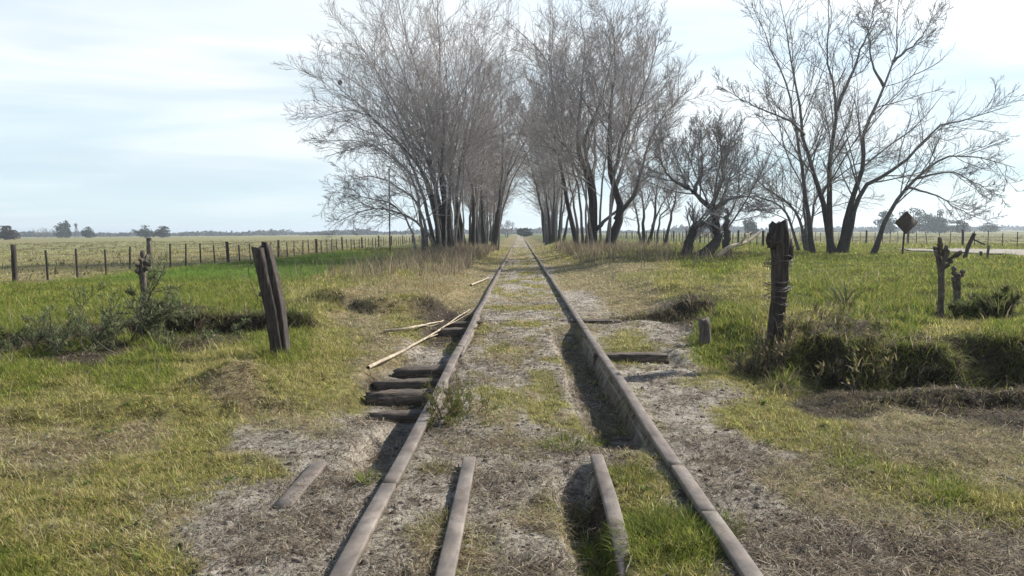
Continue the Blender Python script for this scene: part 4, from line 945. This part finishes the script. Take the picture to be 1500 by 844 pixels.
def fartree(px, ytop, wpx, d, label, seed, nl=6, leaves=900, cols=EV, cat='tree', name='evergreen_tree', group=None, bare=False):
    r = np.random.default_rng(seed); t = at(px, ytop, d); b0 = t.copy(); b0[2] = float(H(t[0], t[1])); h = t[2] - b0[2]; w = wpx / 1150 * d
    root = thing(name, b0, label, cat, group)
    P = crs([(0, 0, -.3), (.1, 0, h * .4), (.0, 0, h * .8)], 8); g_ = Geo(); V, Q = tubes(P[None], np.linspace(h * .035, h * .012, 8)[None], 6); g_.add(V, Q); g_.obj('trunk', m_bark, root)
    lob = []
    for k in range(nl):
        zz = h * r.uniform(.38, .82); f = 1 - abs(zz / h - .55) * .9
        lob.append((r.uniform(-.36, .36) * w * f, r.uniform(-.3, .3) * w * f, zz, w * r.uniform(.16, .26), w * r.uniform(.16, .26), h * r.uniform(.10, .17)))
    lob.append((0, 0, h * .86, w * .2, w * .2, h * .13)); lob.append((0, 0, h * .35, w * .42, w * .36, h * .28)); lob.append((w * .1, 0, h * .2, w * .40, w * .36, h * .2))
    V, Fc, C = leafcloud(lob, leaves, max(.3, h * .035), cols, r); g2 = Geo(); g2.add(V, Fc, C); g2.obj('crown', m_leaf, root, False)
    return root
FT = [(1300, 306, 26, 330, 'dark evergreen at the near end of the clump behind the sign'), (1338, 303, 34, 330, 'tallest dark evergreen of the clump behind the sign'), (1360, 311, 30, 335, 'dark evergreen right beside the tallest of the clump'),
      (1376, 318, 36, 320, 'broad low evergreen in front of the clump behind the sign'), (1406, 322, 30, 360, 'paler rounded tree at the end of the clump behind the sign'), (1378, 306, 20, 380, 'thin hazy tree rising behind the broad low evergreen'),
      (1448, 326, 28, 420, 'small round tree alone on the horizon right of the clump'), (1100, 318, 22, 300, 'dark tree on the horizon behind the wired post'),
      (8, 330, 34, 260, 'dark reddish round tree on the horizon at the left edge'), (88, 325, 22, 420, 'dark tall tree in the farm clump on the left horizon'), (96, 322, 14, 425, 'highest narrow tree of the farm clump on the left horizon'),
      (128, 332, 22, 400, 'low round tree at the end of the farm clump on the left horizon'), (212, 329, 30, 380, 'dark round tree, larger half of the lone pair on the left horizon'), (236, 330, 24, 385, 'dark round tree, smaller half of the lone pair on the left horizon'),
      (769, 334, 22, 260, 'round bush like tree at the far end of the track')]
for k, (px, yt, w, d, lab) in enumerate(FT):
    fartree(px, yt, w * 1.15, d, lab, 600 + k, 8, 1500, EV if k != 8 else [(.05, .035, .028), (.07, .05, .035)], group='trees on the horizon')
b0 = base_of(743, 200); tree('bare_tree', b0, fan(b0, 5, 4.2, .5, .12, np.random.default_rng(5), .3), 'small spreading bare tree seen through the gap at the end of the track', None, 630, 9, 6, 4, .3, .03, .4, rtip=.02)
for k, (px, yt, d) in enumerate([(56, 334, 450), (66, 332, 450), (75, 336, 460)]):
    b0 = base_of(px, d); h = at(px, yt, d)[2] - b0[2]; tree('bare_tree', b0, fan(b0, 4, h, .35, .12, np.random.default_rng(50 + k), .3), 'tiny pale bare tree in the farm clump on the left horizon', 'pale bare trees in the farm clump', 640 + k, 6, 5, 3, .3, .03, .4, rtip=.03)
b0 = base_of(112, 420); root = thing('wind_pump', b0, 'thin wind pump tower in the farm clump on the left horizon', 'wind pump')
hh = at(112, 328, 420)[2] - b0[2]
lg = [np.array([(sx * .9, sy * .9, -.2), (sx * .15, sy * .15, hh * .9)]) for sx in (-1, 1) for sy in (-1, 1)]
V, Fc = wires(lg, .12); g_ = Geo(); g_.add(V, Fc); g_.obj('tower', m_rust, root)
g_ = Geo()
for k in range(10):
    a_ = k * .628; V, Fc = wires([[(0, -.3, hh * .92), (1.1 * math.cos(a_), -.3, hh * .92 + 1.1 * math.sin(a_))]], .13); g_.add(V, Fc)
g_.obj('rotor', m_rust, root)
# the long low woods on the horizon
r = np.random.default_rng(9); lob = []
for k in range(420):
    u = r.uniform(-1.0, 1.0); d = r.uniform(650, 1000); x = u * d; nz = fbm(u * 30, 0, 1, 3, 4)
    h = (2.0 + 8 * max(0., nz - .3)) * r.uniform(.5, 1.3); lob.append((x, d, h * .5, r.uniform(6, 22), 6, h * .55))
V, Fc, C = leafcloud(lob, 26000, 1.6, [(.045, .052, .032), (.06, .062, .04), (.035, .042, .028), (.09, .08, .06)], r)
me = mesh_data('distant_woods', V, Fc, m_leaf, False, C); o = bpy.data.objects.new('distant_woods', me); COL.objects.link(o); o['kind'] = 'stuff'; o['label'] = 'low hazy line of woods along the horizon'; o['category'] = 'woods'
# pampas tufts in the far fields
n = 2600; X = np.r_[rng.uniform(-90, -16, n), rng.uniform(33, 110, n)]; Y = np.r_[rng.uniform(24, 170, n), rng.uniform(40, 190, n)]
cx_, cy_ = np.repeat(X, 9), np.repeat(Y, 9); m = len(cx_); cx_ = cx_ + rng.normal(0, .2, m); cy_ = cy_ + rng.normal(0, .2, m)
tone = np.repeat(np.array([(.24, .20, .10), (.30, .25, .14), (.15, .14, .06), (.10, .10, .045)])[rng.integers(0, 4, 2 * n)], 9, 0)
V, Fc, C = blades(np.stack([cx_, cy_, H(cx_, cy_) - .02], 1), rng.uniform(0, 6.28, m), rng.uniform(.12, .42, m), rng.uniform(.03, .07, m), np.clip(rng.normal(.35, .2, m), 0, 1), tone)
me = mesh_data('field_tussocks', V, Fc, m_blade, False, C); o = bpy.data.objects.new('field_tussocks', me); COL.objects.link(o); o['kind'] = 'stuff'; o['label'] = 'scattered dry tussocks in the far fields'; o['category'] = 'grass'

# ------------------------------------------------------------------ light and sky
SUN_AZ, SUN_EL = 58.0, 34.0        # degrees right of straight ahead (+Y towards +X), and above the horizon
sd = Vector((math.sin(rad(SUN_AZ)) * math.cos(rad(SUN_EL)), math.cos(rad(SUN_AZ)) * math.cos(rad(SUN_EL)), math.sin(rad(SUN_EL))))
sl = bpy.data.lights.new('sun', 'SUN'); sl.energy = 5.0; sl.angle = rad(.6); sl.color = (1, .95, .87)
so = bpy.data.objects.new('sun', sl); COL.objects.link(so); so.rotation_euler = (-sd).to_track_quat('-Z', 'Y').to_euler(); so.location = (20, 10, 30)
w = bpy.data.worlds.new('World'); S.world = w; w.use_nodes = True; nt = w.node_tree
bg = nt.nodes['Background']; bg.inputs['Strength'].default_value = .10
sky = N(nt, 'ShaderNodeTexSky'); sky.sky_type = 'NISHITA'; sky.sun_disc = False; sky.sun_elevation = rad(SUN_EL); sky.sun_rotation = rad(SUN_AZ); sky.air_density = 1.0; sky.dust_density = 0.2; sky.ozone_density = 1.0
tc = N(nt, 'ShaderNodeTexCoord'); sx = N(nt, 'ShaderNodeSeparateXYZ'); nt.links.new(tc.outputs['Generated'], sx.inputs[0])
def mth(op, a, b_=None, c_=None):
    n = N(nt, 'ShaderNodeMath', operation=op)
    for k, v in enumerate((a, b_, c_)):
        if v is None: continue
        if isinstance(v, (int, float)): n.inputs[k].default_value = v
        else: nt.links.new(v, n.inputs[k])
    return n.outputs[0]
zc = mth('ADD', mth('MAXIMUM', sx.outputs['Z'], 0.0), .09)
cv = N(nt, 'ShaderNodeCombineXYZ'); nt.links.new(mth('DIVIDE', sx.outputs['X'], zc), cv.inputs[0]); nt.links.new(mth('DIVIDE', sx.outputs['Y'], zc), cv.inputs[1])
mp = N(nt, 'ShaderNodeMapping'); mp.inputs['Scale'].default_value = (.55, .8, 1); mp.inputs['Location'].default_value = (3.1, 1.7, 0); nt.links.new(cv.outputs[0], mp.inputs[0])
nA = noise(nt, .55, 7, mp.outputs[0], .52, .6)
mask = ramp(nt, nA.outputs['Fac'], [(.30, (0, 0, 0)), (.56, (1, 1, 1))])
nB = noise(nt, 1.1, 5, mp.outputs[0], .5, .3)
ccol = ramp(nt, nB.outputs['Fac'], [(.32, (4.5, 5.25, 5.8)), (.48, (5.8, 6.2, 6.45)), (.66, (6.6, 6.85, 6.95))])
# clouds thin out towards the horizon
hz = ramp(nt, sx.outputs['Z'], [(.0, (.3, .3, .3)), (.14, (1, 1, 1))])
hi = ramp(nt, sx.outputs['Z'], [(.34, (1, 1, 1)), (.6, (.12, .12, .12))])
fm = mth('MULTIPLY', mth('MULTIPLY', mask.outputs['Color'], hz.outputs['Color']), hi.outputs['Color'])
dt = N(nt, 'ShaderNodeVectorMath', operation='DOT_PRODUCT'); nt.links.new(tc.outputs['Generated'], dt.inputs[0]); dt.inputs[1].default_value = sd
glow = mth('POWER', mth('MAXIMUM', dt.outputs['Value'], 0.0), 4.0)
cadd = N(nt, 'ShaderNodeMix', data_type='RGBA', blend_type='ADD'); cadd.inputs['Factor'].default_value = 1
gl = N(nt, 'ShaderNodeMix', data_type='RGBA', blend_type='MIX'); nt.links.new(glow, gl.inputs['Factor']); gl.inputs[6].default_value = (0, 0, 0, 1); gl.inputs[7].default_value = (5.2, 5.0, 4.7, 1)
nt.links.new(ccol.outputs['Color'], cadd.inputs[6]); nt.links.new(gl.outputs[2], cadd.inputs[7])
mx = N(nt, 'ShaderNodeMix', data_type='RGBA', blend_type='MIX'); nt.links.new(mth('MULTIPLY', fm, .9), mx.inputs['Factor']); lowb = N(nt, 'ShaderNodeMix', data_type='RGBA', blend_type='MIX'); lowf = ramp(nt, sx.outputs['Z'], [(.0, (.85, .85, .85)), (.10, (.8, .8, .8)), (.3, (.5, .5, .5)), (.5, (.0, .0, .0))]); nt.links.new(lowf.outputs['Color'], lowb.inputs['Factor'])
nt.links.new(sky.outputs['Color'], lowb.inputs[6]); lowb.inputs[7].default_value = (3.9, 5.1, 5.7, 1)
nt.links.new(lowb.outputs[2], mx.inputs[6]); nt.links.new(cadd.outputs[2], mx.inputs[7])
# thin grey cloud bars low in the sky
az_ = mth('ARCTAN2', sx.outputs['X'], sx.outputs['Y']); bv = N(nt, 'ShaderNodeCombineXYZ'); nt.links.new(mth('MULTIPLY', az_, 2.2), bv.inputs[0]); nt.links.new(mth('MULTIPLY', sx.outputs['Z'], 24.0), bv.inputs[1]); bv.inputs[2].default_value = 4.4
nC = noise(nt, 1.0, 4, bv.outputs[0], .45, .3); bar = ramp(nt, nC.outputs['Fac'], [(.50, (0, 0, 0)), (.64, (1, 1, 1))]); bz = ramp(nt, sx.outputs['Z'], [(.03, (0, 0, 0)), (.07, (1, 1, 1)), (.2, (1, 1, 1)), (.3, (0, 0, 0))])
bm = N(nt, 'ShaderNodeMix', data_type='RGBA', blend_type='MIX'); nt.links.new(mth('MULTIPLY', mth('MULTIPLY', bar.outputs['Color'], bz.outputs['Color']), .55), bm.inputs['Factor']); nt.links.new(mx.outputs[2], bm.inputs[6]); bm.inputs[7].default_value = (3.9, 4.8, 5.4, 1)
nt.links.new(bm.outputs[2], bg.inputs['Color'])

S.view_settings.view_transform = 'Standard'; S.view_settings.look = 'None'; S.view_settings.exposure = .76; S.view_settings.gamma = 1
S.cycles.max_bounces = 5; S.cycles.diffuse_bounces = 2; S.cycles.transparent_max_bounces = 4; S.cycles.use_denoising = True; S.cycles.use_adaptive_sampling = False

hz_m = bpy.data.materials.new('air'); hz_m.use_nodes = True; t_ = hz_m.node_tree; t_.nodes.remove(t_.nodes['Principled BSDF'])
pv = t_.nodes.new('ShaderNodeVolumePrincipled'); pv.inputs['Color'].default_value = (.80, .90, 1, 1); pv.inputs['Density'].default_value = .00045; pv.inputs['Anisotropy'].default_value = .3
t_.links.new(pv.outputs['Volume'], t_.nodes['Material Output'].inputs['Volume'])
L_ = 4600.; x_, y_, z0_, z1_ = L_, L_, -3., 22.
V = np.array([(-x_, -200, z0_), (x_, -200, z0_), (x_, y_, z0_), (-x_, y_, z0_), (-x_, -200, z1_), (x_, -200, z1_), (x_, y_, z1_), (-x_, y_, z1_)])
me = mesh_data('haze', V, [np.array([[3, 2, 1, 0], [4, 5, 6, 7], [0, 1, 5, 4], [1, 2, 6, 5], [2, 3, 7, 6], [3, 0, 4, 7]])], hz_m)
o = bpy.data.objects.new('haze', me); COL.objects.link(o); o['kind'] = 'stuff'
S.cycles.volume_bounces = 0
